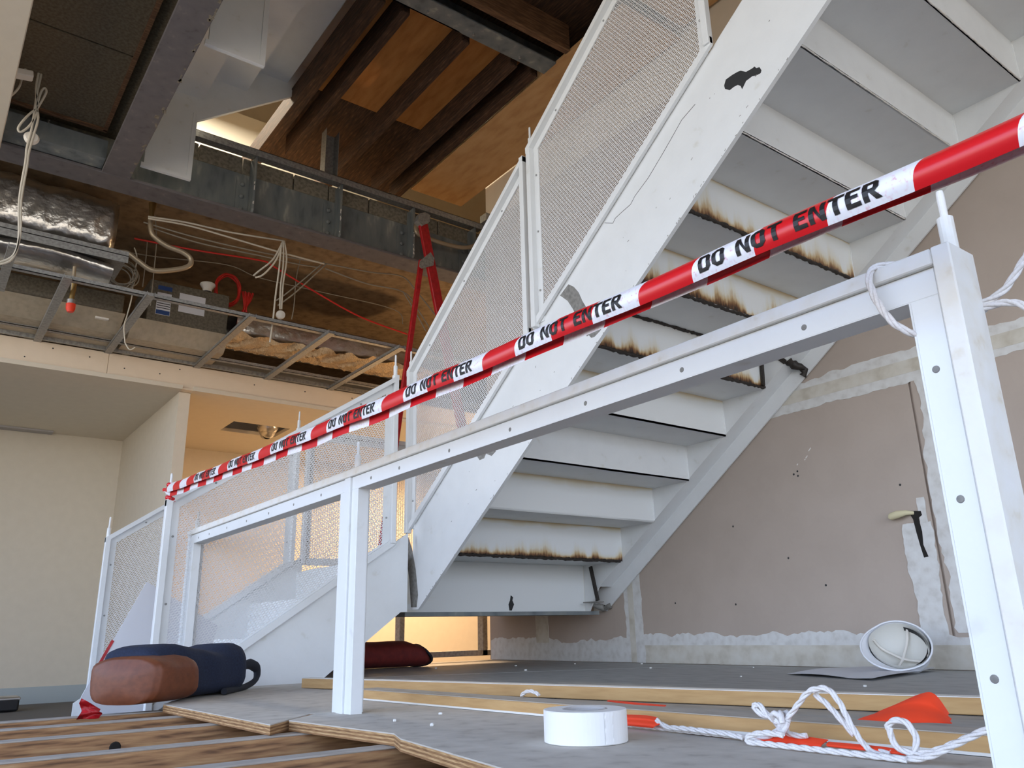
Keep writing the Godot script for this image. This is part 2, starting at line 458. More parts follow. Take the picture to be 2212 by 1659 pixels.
func build_shell() -> void:
	var m := slab(Vector3(-7.8, -0.44, -7.0), Vector3(4.0, -0.29, 2.6))
	struct("floor", m, M.carpet, "grey carpeted floor below the plywood deck")
	# plasterboard wall beside the stair: frame behind, sheets in front, set joints between them
	m = slab(Vector3(-4.44, -0.29, -3.24), Vector3(4.0, 3.1, -3.135))
	var w := struct("wall_right", m, M.gypsum, "plasterboard wall beside the stair, joints set but unpainted")
	var sheets := [[-4.44, -3.135, 0.0, 1.155], [-3.125, -1.50, 0.09, 1.155], [-1.49, 0.9, 0.09, 1.155], [0.91, 4.0, 0.09, 1.155],
		[-4.44, -2.7, 1.16, 2.35], [-2.69, -0.3, 1.16, 2.35], [-0.29, 2.1, 1.16, 2.35], [2.11, 4.0, 1.16, 2.35], [-4.44, -0.3, 2.355, 3.1], [-0.29, 4.0, 2.355, 3.1]]
	for s in sheets:
		m = MB.new()
		m.bmm(Vector3(s[0], s[2], -3.135), Vector3(s[1], s[3], -3.122), 0.001)
		part(w, "plasterboard_sheet", m, M.gypsum)
	m = slab(Vector3(-3.14, 0.0, -3.135), Vector3(4.0, 0.088, -3.1205))
	part(w, "bottom_strip", m, M.jointtape)
	joint_bands(w)
	# back wall of the rooms beyond, and the partition between them
	m = slab(Vector3(-7.75, -0.29, -7.0), Vector3(-7.61, 6.7, 2.6))
	struct("wall_back", m, M.wallpaint)
	m = slab(Vector3(-7.61, -0.29, -1.465), Vector3(-5.80, 1.86, -1.388))
	struct("wall_middle", m, M.wallpaint, "short plaster partition between the two back rooms")
	m = slab(Vector3(-7.61, -0.29, -1.388), Vector3(-7.60, -0.165, 2.0))
	struct("baseboard_back", m, M.skirting)
	m = slab(Vector3(-7.75, -0.44, -7.1), Vector3(4.0, 6.7, -7.0))
	struct("wall_far", m, M.wallpaint)
	m = slab(Vector3(-7.61, -0.29, 2.0), Vector3(-5.8, 2.75, 2.1))
	struct("wall_left", m, M.wallpaint)
	# room ceilings with slots
	m = MB.new()
	m.bmm(Vector3(-7.61, 1.86, -1.388), Vector3(-5.72, 1.89, 2.0))
	var cl := struct("ceiling", m, M.ceilpaint)
	m = slab(Vector3(-7.60, 1.845, -0.83), Vector3(-7.50, 1.859, 1.4))
	part(cl, "slot_diffuser", m, M.card, "grey linear air slot")
	m = MB.new()   # ceiling of the warm room, cut round a square hole
	var hx0 := -6.78
	var hx1 := -6.42
	var hz0 := -2.46
	var hz1 := -1.98
	m.bmm(Vector3(-7.61, 1.86, -7.0), Vector3(hx0, 1.89, -1.465))
	m.bmm(Vector3(hx1, 1.86, -7.0), Vector3(-5.72, 1.89, -1.465))
	m.bmm(Vector3(hx0, 1.86, -7.0), Vector3(hx1, 1.89, hz0))
	m.bmm(Vector3(hx0, 1.86, hz1), Vector3(hx1, 1.89, -1.465))
	struct("ceiling_001", m, M.ceilpaint, "plaster ceiling of the back room with a square cut-out")
	# bulkhead in lengths, and its lower lip
	m = MB.new()
	m.bmm(Vector3(-5.80, 1.875, -0.895), Vector3(-5.74, 2.045, 2.0), 0.002)
	m.bmm(Vector3(-5.80, 1.875, -7.0), Vector3(-5.74, 2.045, -0.897), 0.002)
	m.bmm(Vector3(-5.80, 1.862, -7.0), Vector3(-5.73, 1.874, 2.0), 0.002)
	var bh := struct("trim_1", m, M.bulkhead, "beige plasterboard bulkhead edge above the back rooms")
	for z in [-0.41, -0.56, -0.78, -1.0, -1.23, -1.36, -1.9, -2.3, -2.7]:
		m = MB.new()
		m.lathe([Vector2(0.0, 0.0), Vector2(0.005, 0.0), Vector2(0.004, 0.002), Vector2(0.0, 0.002)], Vector3(-5.739, 1.91 + 0.1 * absf(sin(z * 31.0)), z), Basis(Vector3(0, 0, 1), Vector3(1, 0, 0), Vector3(0, 1, 0)), 8)
		part(bh, "screw", m, M.chip)
	# slab over the services, the slab over the deck, the storey above, and the glazed facades behind the camera
	m = slab(Vector3(-7.61, 2.78, -7.0), Vector3(-4.55, 2.95, 2.6))
	struct("ceiling_002", m, M.soffit, "bare brown slab soffit over the services")
	m = MB.new()
	m.bmm(Vector3(-4.42, 2.86, -0.598), Vector3(4.0, 3.0, 2.6))
	m.bmm(Vector3(0.9, 2.86, -3.12), Vector3(4.0, 3.0, -0.52))
	struct("ceiling_003", m, M.fibre, "dark fibre-cement soffit over the deck")
	m = slab(Vector3(-7.8, 6.55, -7.1), Vector3(4.0, 6.7, 2.75))
	struct("ceiling_004", m, M.wallpaint)
	m = slab(Vector3(-4.44, 3.1, -3.24), Vector3(4.0, 6.55, -3.135))
	struct("wall_above", m, M.wallpaint)
	facade_z("wall_front", 2.6)
	facade_x("wall_end", 4.0)

func facade_z(called: String, z: float) -> void:
	var m := MB.new()
	m.bmm(Vector3(-7.8, -0.44, z), Vector3(4.15, -0.10, z + 0.15))
	m.bmm(Vector3(-7.8, 2.80, z), Vector3(4.15, 6.7, z + 0.15))
	for x in [-7.8, -5.0, -1.9, 0.9, 3.4]:
		m.bmm(Vector3(x, -0.10, z), Vector3(x + 0.12, 2.80, z + 0.15))
	struct(called, m, M.wallpaint)

func facade_x(called: String, x: float) -> void:
	var m := MB.new()
	m.bmm(Vector3(x, -0.44, -7.1), Vector3(x + 0.15, 0.15, 2.8))
	m.bmm(Vector3(x, 2.80, -7.1), Vector3(x + 0.15, 6.7, 2.8))
	m.bmm(Vector3(x, 0.15, -7.1), Vector3(x + 0.15, 2.80, -3.05))
	for z in [-0.4, 2.5]:
		m.bmm(Vector3(x, 0.15, z), Vector3(x + 0.15, 2.80, z + 0.12))
	struct(called, m, M.wallpaint)

func ragged(x0: float, y0: float, x1: float, y1: float, rag: Array, seed_: int) -> PackedVector2Array:
	# rectangle whose sides [bottom, right, top, left] wander by rag
	var r := RandomNumberGenerator.new()
	r.seed = seed_
	var o := PackedVector2Array()
	var cs := [Vector2(x0, y0), Vector2(x1, y0), Vector2(x1, y1), Vector2(x0, y1)]
	var nr := [Vector2(0, -1), Vector2(1, 0), Vector2(0, 1), Vector2(-1, 0)]
	for s in 4:
		var a: Vector2 = cs[s]
		var b: Vector2 = cs[(s + 1) % 4]
		var k := maxi(1, int(a.distance_to(b) / 0.018)) if rag[s] > 0.0 else 1
		var w := 0.0
		for i in k:
			var p := a.lerp(b, float(i) / k)
			if i > 0:
				w = clampf(w + r.randf_range(-0.6, 0.6), -1.0, 1.0)
				p += nr[s] * rag[s] * w
			o.push_back(p)
	return o

func joint_bands(w: Node3D) -> void:
	var z := -3.1218
	# x0, y0, x1, y1, ragged sides, name, material
	var bands := [
		[-4.44, 1.095, 3.95, 1.215, [0.010, 0, 0.012, 0], "joint_band", M.compound, 0.0012],
		[-4.44, 1.128, 3.95, 1.182, [0, 0, 0, 0], "paper_tape", M.jointtape, 0.0020],
		[-3.14, 0.085, 3.95, 0.128, [0, 0, 0.016, 0], "joint_band", M.compound, 0.0013],
		[-3.19, 0.0, -3.06, 0.50, [0, 0.007, 0.006, 0.007], "joint_band", M.compound, 0.0012],
		[-3.16, 0.0, -3.12, 0.50, [0, 0, 0, 0], "paper_tape", M.jointtape, 0.0018],
		[-4.43, 0.0, -3.14, 0.115, [0, 0, 0.018, 0], "joint_band", M.compound, 0.0012],
		[-3.955, 0.1, -3.835, 0.5, [0, 0.006, 0, 0.006], "joint_band", M.jointtape, 0.0012],
		[-1.475, 0.128, -1.40, 1.10, [0, 0, 0, 0.014], "joint_band", M.compound, 0.0011],
		[-1.415, 0.09, -1.27, 1.10, [0, 0.01, 0, 0.004], "joint_band", M.jointtape, 0.0014],
		[-1.615, 0.10, -1.505, 0.535, [0, 0.010, 0.004, 0.010], "joint_band", M.compound, 0.0017],
		[-1.545, 0.535, -1.515, 0.63, [0, 0.004, 0.004, 0.004], "joint_band", M.compound, 0.0013]]
	var k := 0
	for b in bands:
		k += 1
		var m := MB.new()
		m.prism(ragged(b[0], b[1], b[2], b[3], b[4], 100 + k), Vector3(0, 0, z), Vector3(1, 0, 0), Vector3(0, 1, 0), Vector3(0, 0, b[7] + k * 0.00009))
		part(w, b[5], m, b[6])
	# torn slot in the wall, a near-black patch painting its cavity shade, a lump of foam beside it and screw heads
	var m := MB.new()
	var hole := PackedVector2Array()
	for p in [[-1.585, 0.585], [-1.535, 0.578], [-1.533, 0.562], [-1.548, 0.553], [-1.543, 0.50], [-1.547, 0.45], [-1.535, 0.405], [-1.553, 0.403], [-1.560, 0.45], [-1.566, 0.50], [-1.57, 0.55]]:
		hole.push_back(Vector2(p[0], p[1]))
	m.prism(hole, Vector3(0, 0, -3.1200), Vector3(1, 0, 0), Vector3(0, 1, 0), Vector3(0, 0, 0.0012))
	part(w, "torn_slot", m, M.hole_shade, "torn slot in the plasterboard with its shade painted near black")
	m = MB.new()
	m.tube([Vector3(-1.655, 0.565, -3.10), Vector3(-1.64, 0.567, -3.09), Vector3(-1.61, 0.572, -3.085), Vector3(-1.585, 0.576, -3.10), Vector3(-1.565, 0.574, -3.12)], 0.01, 10, [0.004, 0.014, 0.015, 0.010, 0.007])
	part(w, "foam_lump", m, M.foam, "yellowish foam lump sticking out")
	for p in [[-2.43, 0.62], [-2.15, 0.45], [-2.46, 0.265], [-1.985, 0.325], [-2.83, 0.285], [-1.60, 0.69], [-2.05, 0.82], [-2.05, 0.80], [-2.07, 0.81]]:
		m = MB.new()
		m.lathe([Vector2(0.0, 0.0), Vector2(0.005, 0.0), Vector2(0.003, 0.0015), Vector2(0.0, 0.0015)], Vector3(p[0], p[1], -3.122), Basis(Vector3(1, 0, 0), Vector3(0, 0, 1), Vector3(0, -1, 0)), 8)
		part(w, "screw", m, M.chip)
	for p in [[-1.975, 0.905, 0.018], [-1.995, 0.875, 0.014], [-2.005, 0.865, 0.006], [-2.045, 0.85, 0.008]]:
		m = MB.new()
		m.box(Vector3(p[0], p[1], -3.1215), Vector3(p[2], 0.004, 0.001), 0.0, Basis(Vector3(0, 0, 1), 0.75))
		part(w, "paint_fleck", m, M.debris)

# ---------------------------------------------------------------- the deck
func ply_sheet(called: String, poly: Array, label: String, top: Material, y := 0.0, th := 0.021) -> void:
	var pv := PackedVector2Array(poly)
	var c := Vector2.ZERO
	for p in pv:
		c += p / pv.size()
	var t := thing(called, label, "plywood sheet", Vector3(c.x, y - th, c.y))
	var m := MB.new()
	m.prism(pv, Vector3(0, y - 0.0022, 0), Vector3(1, 0, 0), Vector3(0, 0, 1), Vector3(0, 0.0022, 0))
	part(t, "face_veneer", m, top)
	var layers := 6
	for i in layers:
		m = MB.new()
		var h := (th - 0.0022) / layers
		var sc := 1.0 - 0.0012 * (i % 2)
		var q := PackedVector2Array()
		for p in pv:
			q.push_back(c + (p - c) * sc)
		m.prism(q, Vector3(0, y - th + h * i, 0), Vector3(1, 0, 0), Vector3(0, 0, 1), Vector3(0, h, 0))
		part(t, "core_veneer", m, M.ply_a if i % 2 == 0 else M.ply_b)

func build_deck() -> void:
	# joists along z under the sheets
	for q in [[-2.9, "hidden timber joist below the lower flight"], [-3.3, "hidden timber joist under the dark plywood"], [-3.7, "hidden timber joist below the landing"], [-4.1, "hidden timber joist below the red sack"], [-4.35, "hidden timber joist at the end of the dark plywood"]]:
		var hm := MB.new()
		hm.bmm(Vector3(q[0] - 0.0225, -0.29, -3.05), Vector3(q[0] + 0.0225, -0.0222, -1.40), 0.003)
		solo("timber_joist", hm, M.joist, q[1], "joist", "deck joists")
	var xs := [-2.545, -2.325, -2.055, -1.715, -1.395, -1.07, -0.75, -0.43, -0.11, 0.21]
	var names := ["rough timber joist carrying the backpack's end", "rough timber joist next to the one under the backpack", "timber joist with two dark bolt holes in its side", "pale timber joist under the plywood corner", "timber joist with a dark knot under the front sheet",
		"timber joist under the tape roll", "timber joist under the rope", "timber joist under the tall end post", "timber joist under the camera's side of the deck", "outermost timber joist of the deck"]
	for i in xs.size():
		var x: float = xs[i]
		var t := thing("timber_joist", names[i], "joist", Vector3(x, -0.29, -1.2), "deck joists")
		var m := MB.new()
		m.bmm(Vector3(x - 0.0225, -0.29, -3.05), Vector3(x + 0.0225, -0.0255, 1.1), 0.003)
		part(t, "joist_body", m, M.joist)
		m = MB.new()
		m.bmm(Vector3(x - 0.021, -0.0257, -3.05), Vector3(x + 0.021, -0.0222, 1.1), 0.001)
		part(t, "dusty_top", m, M.joisttop, "grey dusty upper edge")
		if i == 2:
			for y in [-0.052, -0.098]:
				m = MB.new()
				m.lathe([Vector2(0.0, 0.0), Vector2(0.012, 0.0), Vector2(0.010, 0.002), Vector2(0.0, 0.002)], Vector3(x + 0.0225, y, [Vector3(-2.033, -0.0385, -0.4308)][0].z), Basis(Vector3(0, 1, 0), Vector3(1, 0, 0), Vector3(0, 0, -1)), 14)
				part(t, "bolt_hole", m, M.hole_shade)  # flat near-black disc, the shade of the hole put into its colour
	ply_sheet("plywood_sheet", [Vector2(-2.46, -0.632), Vector2(-1.70, -0.648), Vector2(-1.86, -0.80), Vector2(-1.86, -1.36), Vector2(-3.05, -1.36), Vector2(-3.05, -0.95)], "grey dusty plywood sheet under the backpack", M.deck)
	ply_sheet("plywood_sheet", [Vector2(-1.752, -0.708), Vector2(-1.372, -0.752), Vector2(-1.30, -0.725), Vector2(-0.84, -0.655), Vector2(0.5, -0.42), Vector2(0.5, -1.36), Vector2(-1.845, -1.36), Vector2(-1.845, -0.81)], "grey dusty plywood sheet under the tape roll", M.deck)
	ply_sheet("plywood_sheet", [Vector2(-4.38, -1.37), Vector2(-3.3, -1.37), Vector2(-2.55, -3.08), Vector2(-4.38, -3.08)], "dark stained plywood sheet below the stair landing", M.darkdeck)
	ply_sheet("plywood_sheet", [Vector2(-3.285, -1.37), Vector2(0.5, -1.37), Vector2(0.5, -3.08), Vector2(-2.535, -3.08)], "dark stained plywood sheet with the helmet on it", M.darkdeck)
	# long boards lying on the deck
	long_board(Vector3(-2.755, 0.0, -1.150), Vector3(-0.40, 0.0, -1.735), 0.045, 0.033, "tan board lying nearest the dark plywood", 0)
	long_board(Vector3(-2.15, 0.0, -1.055), Vector3(-0.30, 0.0, -1.185), 0.072, 0.027, "wide tan board lying behind the tape roll", 1)
	# scraps of plaster
	var crumbs := [[-3.30, -2.85], [-3.42, -2.56], [-2.25, -2.93], [-2.62, -2.70], [-3.6, -2.2], [-1.60, -0.99], [-1.42, -0.86], [-1.15, -0.98], [-1.55, -0.85], [-3.0, -2.3], [-1.9, -2.4], [-1.32, -2.2], [-2.95, -2.98]]
	var k := 0
	for p in crumbs:
		k += 1
		var m := MB.new()
		var s := 0.004 + 0.0035 * fposmod(k * 0.37, 1.0)
		m.box(Vector3(p[0], s * 0.5 - 0.0005, p[1]), Vector3(s * 1.8, s, s * 1.2), s * 0.25, Basis(Vector3.UP, k * 1.7))
		solo("plaster_crumb", m, M.debris, "small white plaster crumb on the deck", "debris", "plaster crumbs")

func long_board(a: Vector3, b: Vector3, w: float, h: float, label: String, kind: int) -> void:
	var d := (b - a).normalized()
	var s := d.cross(Vector3.UP).normalized()   # to the right of travel
	if s.z < 0.0:
		s = -s
	var t := thing("long_board", label, "board", a)
	var o := -s * w * 0.5
	var m := MB.new()
	m.bar(a + o + Vector3(0, h * 0.5, 0), b + o + Vector3(0, h * 0.5, 0), w, h - 0.003, Vector3.UP, 0.0015)
	part(t, "core", m, M.mdf)
	m = MB.new()
	m.bar(a + o + Vector3(0, h - 0.0006, 0), b + o + Vector3(0, h - 0.0006, 0), w - 0.002, 0.0014, Vector3.UP)
	part(t, "top_face", m, M.mdftop if kind == 1 else M.melamine)
	if kind == 1:
		m = MB.new()
		m.bar(a + s * 0.0008 + Vector3(0, 0.003, 0), b + s * 0.0008 + Vector3(0, 0.003, 0), 0.003, 0.004, Vector3.UP)
		part(t, "bottom_face_edge", m, M.melamine, "white lower edge")

# ---------------------------------------------------------------- the stair
const PX0 := -3.081   # first riser of the upper flight
const PG := 0.248
const PY0 := 0.506    # landing level
const PR := 0.1732
const ZN := -1.81     # outer face of the near stringer
const ZF := -3.02     # inner face of the far stringer

func pv(a: Array) -> PackedVector2Array:
	var o := PackedVector2Array()
	for i in range(0, a.size(), 2):
		o.push_back(Vector2(a[i], a[i + 1]))
	return o

func xy(a: Array) -> PackedVector2Array:
	var o := PackedVector2Array()
	for p in a:
		o.push_back(Vector2(p.x, p.y))
	return o

func scorch_tex(seed_: int, low: float, high: float, amount: float) -> ImageTexture:
	# paint burnt by welding: soot with a ragged upper outline along the lower edge, brown heat tint along the upper edge
	var w := 1024
	var h := 160
	var im := Image.create(w, h, false, Image.FORMAT_RGB8)
	var f1 := FastNoiseLite.new()
	f1.seed = seed_
	f1.frequency = 0.009
	f1.fractal_octaves = 4
	var f2 := FastNoiseLite.new()
	f2.seed = seed_ + 5
	f2.frequency = 0.05
	var g := Gradient.new()
	g.offsets = PackedFloat32Array([0.0, 0.2, 0.42, 0.62, 0.8, 1.0])
	g.colors = PackedColorArray([C(229, 231, 230), C(224, 220, 206), C(196, 170, 128), C(122, 84, 52), C(52, 36, 26), C(20, 16, 14)])
	for x in w:
		var tall := (0.5 + 0.7 * f1.get_noise_2d(x * 0.9, 7.0) + 0.10 * f2.get_noise_2d(x * 1.2, 90.0)) * low
		tall = maxf(tall, 0.10 if low > 0.0 else 0.0)
		var tint := maxf(0.0, (0.5 + 0.6 * f1.get_noise_2d(x * 0.35, 300.0)) * high)
		for y in h:
			var up := 1.0 - float(y) / h
			var s := 0.0
			if tall > 0.0:
				s = pow(clampf(1.0 - up / (tall * 2.3), 0.0, 1.0), 2.2)
				s *= 0.92 + 0.3 * f2.get_noise_2d(x * 1.3, y * 0.35)
				s = maxf(s, clampf(1.25 - up / 0.045, 0.0, 1.0))
			if tint > 0.0:
				s = maxf(s, clampf(1.0 - (1.0 - up) / tint, 0.0, 1.0) * 0.40)
			im.set_pixel(x, y, g.sample(clampf(s * amount, 0.0, 1.0)))
	im.generate_mipmaps()
	return ImageTexture.create_from_image(im)

func uv_mat(tex: Texture2D, rough := 0.45) -> StandardMaterial3D:
	var m := StandardMaterial3D.new()
	m.albedo_texture = tex
	m.roughness = rough
	return m

func weld(p: Array, r: float, seed_: int) -> MB:
	var q := RandomNumberGenerator.new()
	q.seed = seed_
	var pts := []
	var rad := []
	for i in p.size() - 1:
		var k := maxi(2, int(p[i].distance_to(p[i + 1]) / 0.012))
		for j in k:
			pts.append(p[i].lerp(p[i + 1], float(j) / k) + Vector3(q.randf_range(-1, 1), q.randf_range(-1, 1), q.randf_range(-1, 1)) * r * 0.25)
			rad.append(r * q.randf_range(0.6, 1.3))
	pts.append(p[p.size() - 1])
	rad.append(r)
	var m := MB.new()
	m.tube(pts, r, 6, rad)
	return m

func build_stair() -> void:
	var sc := [uv_mat(scorch_tex(1, 0.34, 0.25, 1.0)), uv_mat(scorch_tex(2, 0.42, 0.16, 1.05)), uv_mat(scorch_tex(3, 0.62, 0.35, 1.05)), uv_mat(scorch_tex(4, 0.5, 0.2, 0.9)), uv_mat(scorch_tex(5, 0.0, 0.3, 0.9))]
	# ---- upper flight
	var t := thing("stair_flight", "white steel stair flight rising over the deck beside the plasterboard wall", "stair", Vector3(PX0, PY0, -2.45))
	var xe := 0.62
	var m := MB.new()
	m.prism(pv([-3.165, 0.268, -3.112, 0.268, xe, 0.268 + 0.706 * (xe + 3.112), xe, 1.06 + 0.70 * (xe + 2.548), -3.165, 1.06 + 0.70 * (-3.165 + 2.548)]), Vector3(0, 0, ZN - 0.015), Vector3(1, 0, 0), Vector3(0, 1, 0), Vector3(0, 0, 0.015))
	var st := part(t, "stringer", m, M.white, "outer stringer plate, scuffed white paint with bare patches")
	# bare and chipped places in the paint of the outer stringer
	var chips := [
		[M.chip, [Vector3(-1.27, 1.775, -1.81), Vector3(-1.261, 1.792, -1.81), Vector3(-1.236, 1.793, -1.81), Vector3(-1.215, 1.791, -1.81), Vector3(-1.205, 1.788, -1.81), Vector3(-1.187, 1.772, -1.81), Vector3(-1.165, 1.77, -1.81), Vector3(-1.156, 1.771, -1.81), Vector3(-1.151, 1.762, -1.81), Vector3(-1.14, 1.758, -1.81), Vector3(-1.135, 1.744, -1.81), Vector3(-1.139, 1.736, -1.81), Vector3(-1.154, 1.738, -1.81), Vector3(-1.168, 1.744, -1.81), Vector3(-1.191, 1.742, -1.81), Vector3(-1.208, 1.723, -1.81), Vector3(-1.212, 1.737, -1.81), Vector3(-1.221, 1.747, -1.81), Vector3(-1.236, 1.749, -1.81), Vector3(-1.252, 1.747, -1.81), Vector3(-1.268, 1.762, -1.81)]],
		[M.bare, [Vector3(-2.09, 1.365, -1.81), Vector3(-2.04, 1.392, -1.81), Vector3(-2.01, 1.37, -1.81), Vector3(-1.986, 1.339, -1.81), Vector3(-1.969, 1.3, -1.81), Vector3(-1.951, 1.27, -1.81), Vector3(-1.921, 1.221, -1.81), Vector3(-1.895, 1.186, -1.81), Vector3(-1.87, 1.169, -1.81), Vector3(-1.887, 1.158, -1.81), Vector3(-1.917, 1.145, -1.81), Vector3(-1.933, 1.147, -1.81), Vector3(-1.945, 1.161, -1.81), Vector3(-1.955, 1.159, -1.81), Vector3(-1.971, 1.202, -1.81), Vector3(-1.999, 1.238, -1.81), Vector3(-2.021, 1.286, -1.81), Vector3(-2.049, 1.329, -1.81)]],
		[M.bare, [Vector3(-2.658, 0.8641, -1.81), Vector3(-2.618, 0.87, -1.81), Vector3(-2.579, 0.8683, -1.81), Vector3(-2.527, 0.8697, -1.81), Vector3(-2.518, 0.8511, -1.81), Vector3(-2.547, 0.8378, -1.81), Vector3(-2.586, 0.8544, -1.81), Vector3(-2.599, 0.8378, -1.81), Vector3(-2.632, 0.8362, -1.81)]],
		[M.bare, [Vector3(-3.249, 0.5908, -1.81), Vector3(-3.207, 0.5865, -1.81), Vector3(-3.171, 0.5318, -1.81), Vector3(-3.136, 0.4384, -1.81), Vector3(-3.113, 0.329, -1.81), Vector3(-3.124, 0.2771, -1.81), Vector3(-3.172, 0.2788, -1.81), Vector3(-3.192, 0.4023, -1.81), Vector3(-3.22, 0.4952, -1.81)]]]
	for c in chips:
		m = MB.new()
		m.prism(xy(c[1]), Vector3(0, 0, ZN - 0.0005), Vector3(1, 0, 0), Vector3(0, 1, 0), Vector3(0, 0, 0.0009))
		part(st, "bare_patch", m, c[0])
	# hairline crack in the paint and small nicks along the lower edge
	var crack: Array = [Vector3(-1.831, 1.552, -1.81), Vector3(-1.79, 1.532, -1.81), Vector3(-1.777, 1.545, -1.81), Vector3(-1.742, 1.554, -1.81), Vector3(-1.7, 1.563, -1.81), Vector3(-1.676, 1.585, -1.81), Vector3(-1.611, 1.621, -1.81), Vector3(-1.546, 1.671, -1.81), Vector3(-1.497, 1.711, -1.81), Vector3(-1.446, 1.754, -1.81), Vector3(-1.386, 1.778, -1.81)]
	m = MB.new()
	for i in crack.size() - 1:
		m.bar(crack[i] + Vector3(0, 0, 0.0002), crack[i + 1] + Vector3(0, 0, 0.0002), 0.0016, 0.0008, Vector3(0, 0, 1))
	part(st, "paint_crack", m, M.chip)
	var r := RandomNumberGenerator.new()
	r.seed = 31
	m = MB.new()
	for i in 70:
		var x := r.randf_range(-3.05, -0.9)
		var y := 0.268 + 0.706 * (x + 3.112) + r.randf_range(0.001, 0.010) + (r.randf_range(0.02, 0.28) if i % 3 == 0 else 0.0)
		m.box(Vector3(x, y, ZN), Vector3(r.randf_range(0.002, 0.009), r.randf_range(0.001, 0.0025), 0.0012), 0.0, Basis(Vector3(0, 0, 1), r.randf_range(0.2, 1.2)))
	var nick := part(st, "paint_nicks", m, M.bare)
	nick.set_meta("kind", "stuff")
	# far stringer: plate, return under it, back strip against the wall
	m = MB.new()
	var yi := 1.295
	m.prism(pv([-3.395, 0.262, -3.36, 0.262, -3.28, 0.38, xe, yi + 0.695 * (xe + 1.964), xe, yi + 0.26 + 0.695 * (xe + 1.964), -3.395, 0.60]), Vector3(0, 0, ZF - 0.01), Vector3(1, 0, 0), Vector3(0, 1, 0), Vector3(0, 0, 0.01))
	m.prism(pv([-3.27, 0.3875, xe, yi + 0.0005 + 0.695 * (xe + 1.964), xe, yi + 0.012 + 0.695 * (xe + 1.964), -3.27, 0.399]), Vector3(0, 0, ZF - 0.088), Vector3(1, 0, 0), Vector3(0, 1, 0), Vector3(0, 0, 0.08))
	m.prism(pv([-3.42, 0.262, -3.32, 0.262, xe, 1.269 + 0.70 * (xe + 1.890), xe, yi + 0.05 + 0.695 * (xe + 1.964), -3.36, 0.38, -3.42, 0.38]), Vector3(0, 0, ZF - 0.096), Vector3(1, 0, 0), Vector3(0, 1, 0), Vector3(0, 0, 0.008))
	var fs := part(t, "stringer", m, M.white, "wall stringer channel")
	part(fs, "weld_seam", weld([Vector3(-3.37, 0.300, ZF - 0.02), Vector3(-3.33, 0.278, ZF - 0.08), Vector3(-3.28, 0.290, ZF - 0.085)], 0.016, 5), M.bare, "grey weld lump at the stringer foot")
	part(fs, "weld_seam", weld([Vector3(-1.97, 1.30, ZF - 0.01), Vector3(-1.96, 1.285, ZF - 0.05), Vector3(-1.93, 1.265, ZF - 0.084), Vector3(-1.95, 1.235, ZF - 0.086)], 0.018, 6), M.char, "burnt weld lump halfway up the wall stringer")
	m = MB.new()
	m.bar(Vector3(-2.07, 1.39, ZF + 0.004), Vector3(-1.97, 1.29, ZF + 0.004), 0.022, 0.006, Vector3(0, 0, 1), 0.001)
	m.bar(Vector3(-2.08, 1.205, ZF + 0.03), Vector3(-2.072, 1.37, ZF + 0.03), 0.016, 0.012, Vector3(0, 0, 1), 0.001)
	part(fs, "repair_bar", m, M.char, "burnt repair bars")
	m = MB.new()
	m.bar(Vector3(-3.31, 0.495, ZF + 0.02), Vector3(-3.265, 0.315, ZF + 0.02), 0.02, 0.012, Vector3(0, 0, 1), 0.001)
	part(fs, "repair_bar", m, M.char, "burnt repair bar at the foot")
	m = MB.new()
	m.bmm(Vector3(-3.35, 0.305, ZF), Vector3(-3.24, 0.311, ZF + 0.05))
	part(fs, "seat_plate", m, M.bare)
	# treads and risers
	for k in 15:
		var x0 := PX0 + PG * (k - 1)
		var x1 := PX0 + PG * k
		var y := PY0 + PR * k
		m = MB.new()
		if k == 0:
			x0 = -3.39
		m.bmm(Vector3(x0 - 0.006, y, ZF), Vector3(x1, y + 0.008, ZN - 0.015))
		part(t, "tread", m, M.white)
		if k == 14:
			break
		m = MB.new()
		var a := Vector3(x1, y, ZN - 0.015)
		var b := Vector3(x1, y, ZF)
		var up := Vector3(0, PR, 0)
		var bk := Vector3(-0.006, 0, 0)
		m.quad(a, b, b + up, a + up)
		m.quad(b + bk, a + bk, a + bk + up, b + bk + up)
		m.quad(a + bk, b + bk, b, a)
		m.quad(a + up, b + up, b + up + bk, a + up + bk)
		var mm: Material = M.white
		if k == 0: mm = sc[0]
		if k == 4: mm = sc[1]
		if k == 5: mm = sc[2]
		if k == 6: mm = sc[3]
		if k == 3 or k == 1: mm = sc[4]
		var rp := part(t, "riser", m, mm)
		if k in [0, 4, 5, 6]:
			part(rp, "weld_seam", weld([Vector3(x1 + 0.002, y - 0.001, ZN - 0.03), Vector3(x1 + 0.002, y - 0.001, ZF + 0.02)], 0.0075, 40 + k), M.char, "burnt weld seam")
		if k == 5:
			part(rp, "weld_seam", weld([Vector3(x1 - 0.006, y + PR * 0.02, ZN - 0.03), Vector3(x1 - 0.25, y + 0.002, ZN - 0.03)], 0.006, 60), M.char)
			part(rp, "weld_seam", weld([Vector3(x1 - PG + 0.004, y - 0.002, ZN - 0.03), Vector3(x1 - PG + 0.004, y - 0.002, ZF + 0.3)], 0.008, 61), M.char)
		if k > 6:
			part(rp, "weld_seam", weld([Vector3(x1 + 0.001, y, ZN - 0.03), Vector3(x1 + 0.001, y, ZF + 0.01)], 0.0028, 70 + k), M.cream)
		if k > 0:
			part(rp, "weld_seam", weld([Vector3(x1, y + 0.01, ZF + 0.001), Vector3(x1, y + PR - 0.01, ZF + 0.001)], 0.003, 90 + k), M.white)
	# ---- landing
	t = thing("stair_landing", "white steel quarter landing under the first riser", "landing", Vector3(-3.8, 0.26, -2.4))
	m = MB.new()
	m.bmm(Vector3(-4.325, PY0, -3.09), Vector3(-3.397, PY0 + 0.008, -1.78))
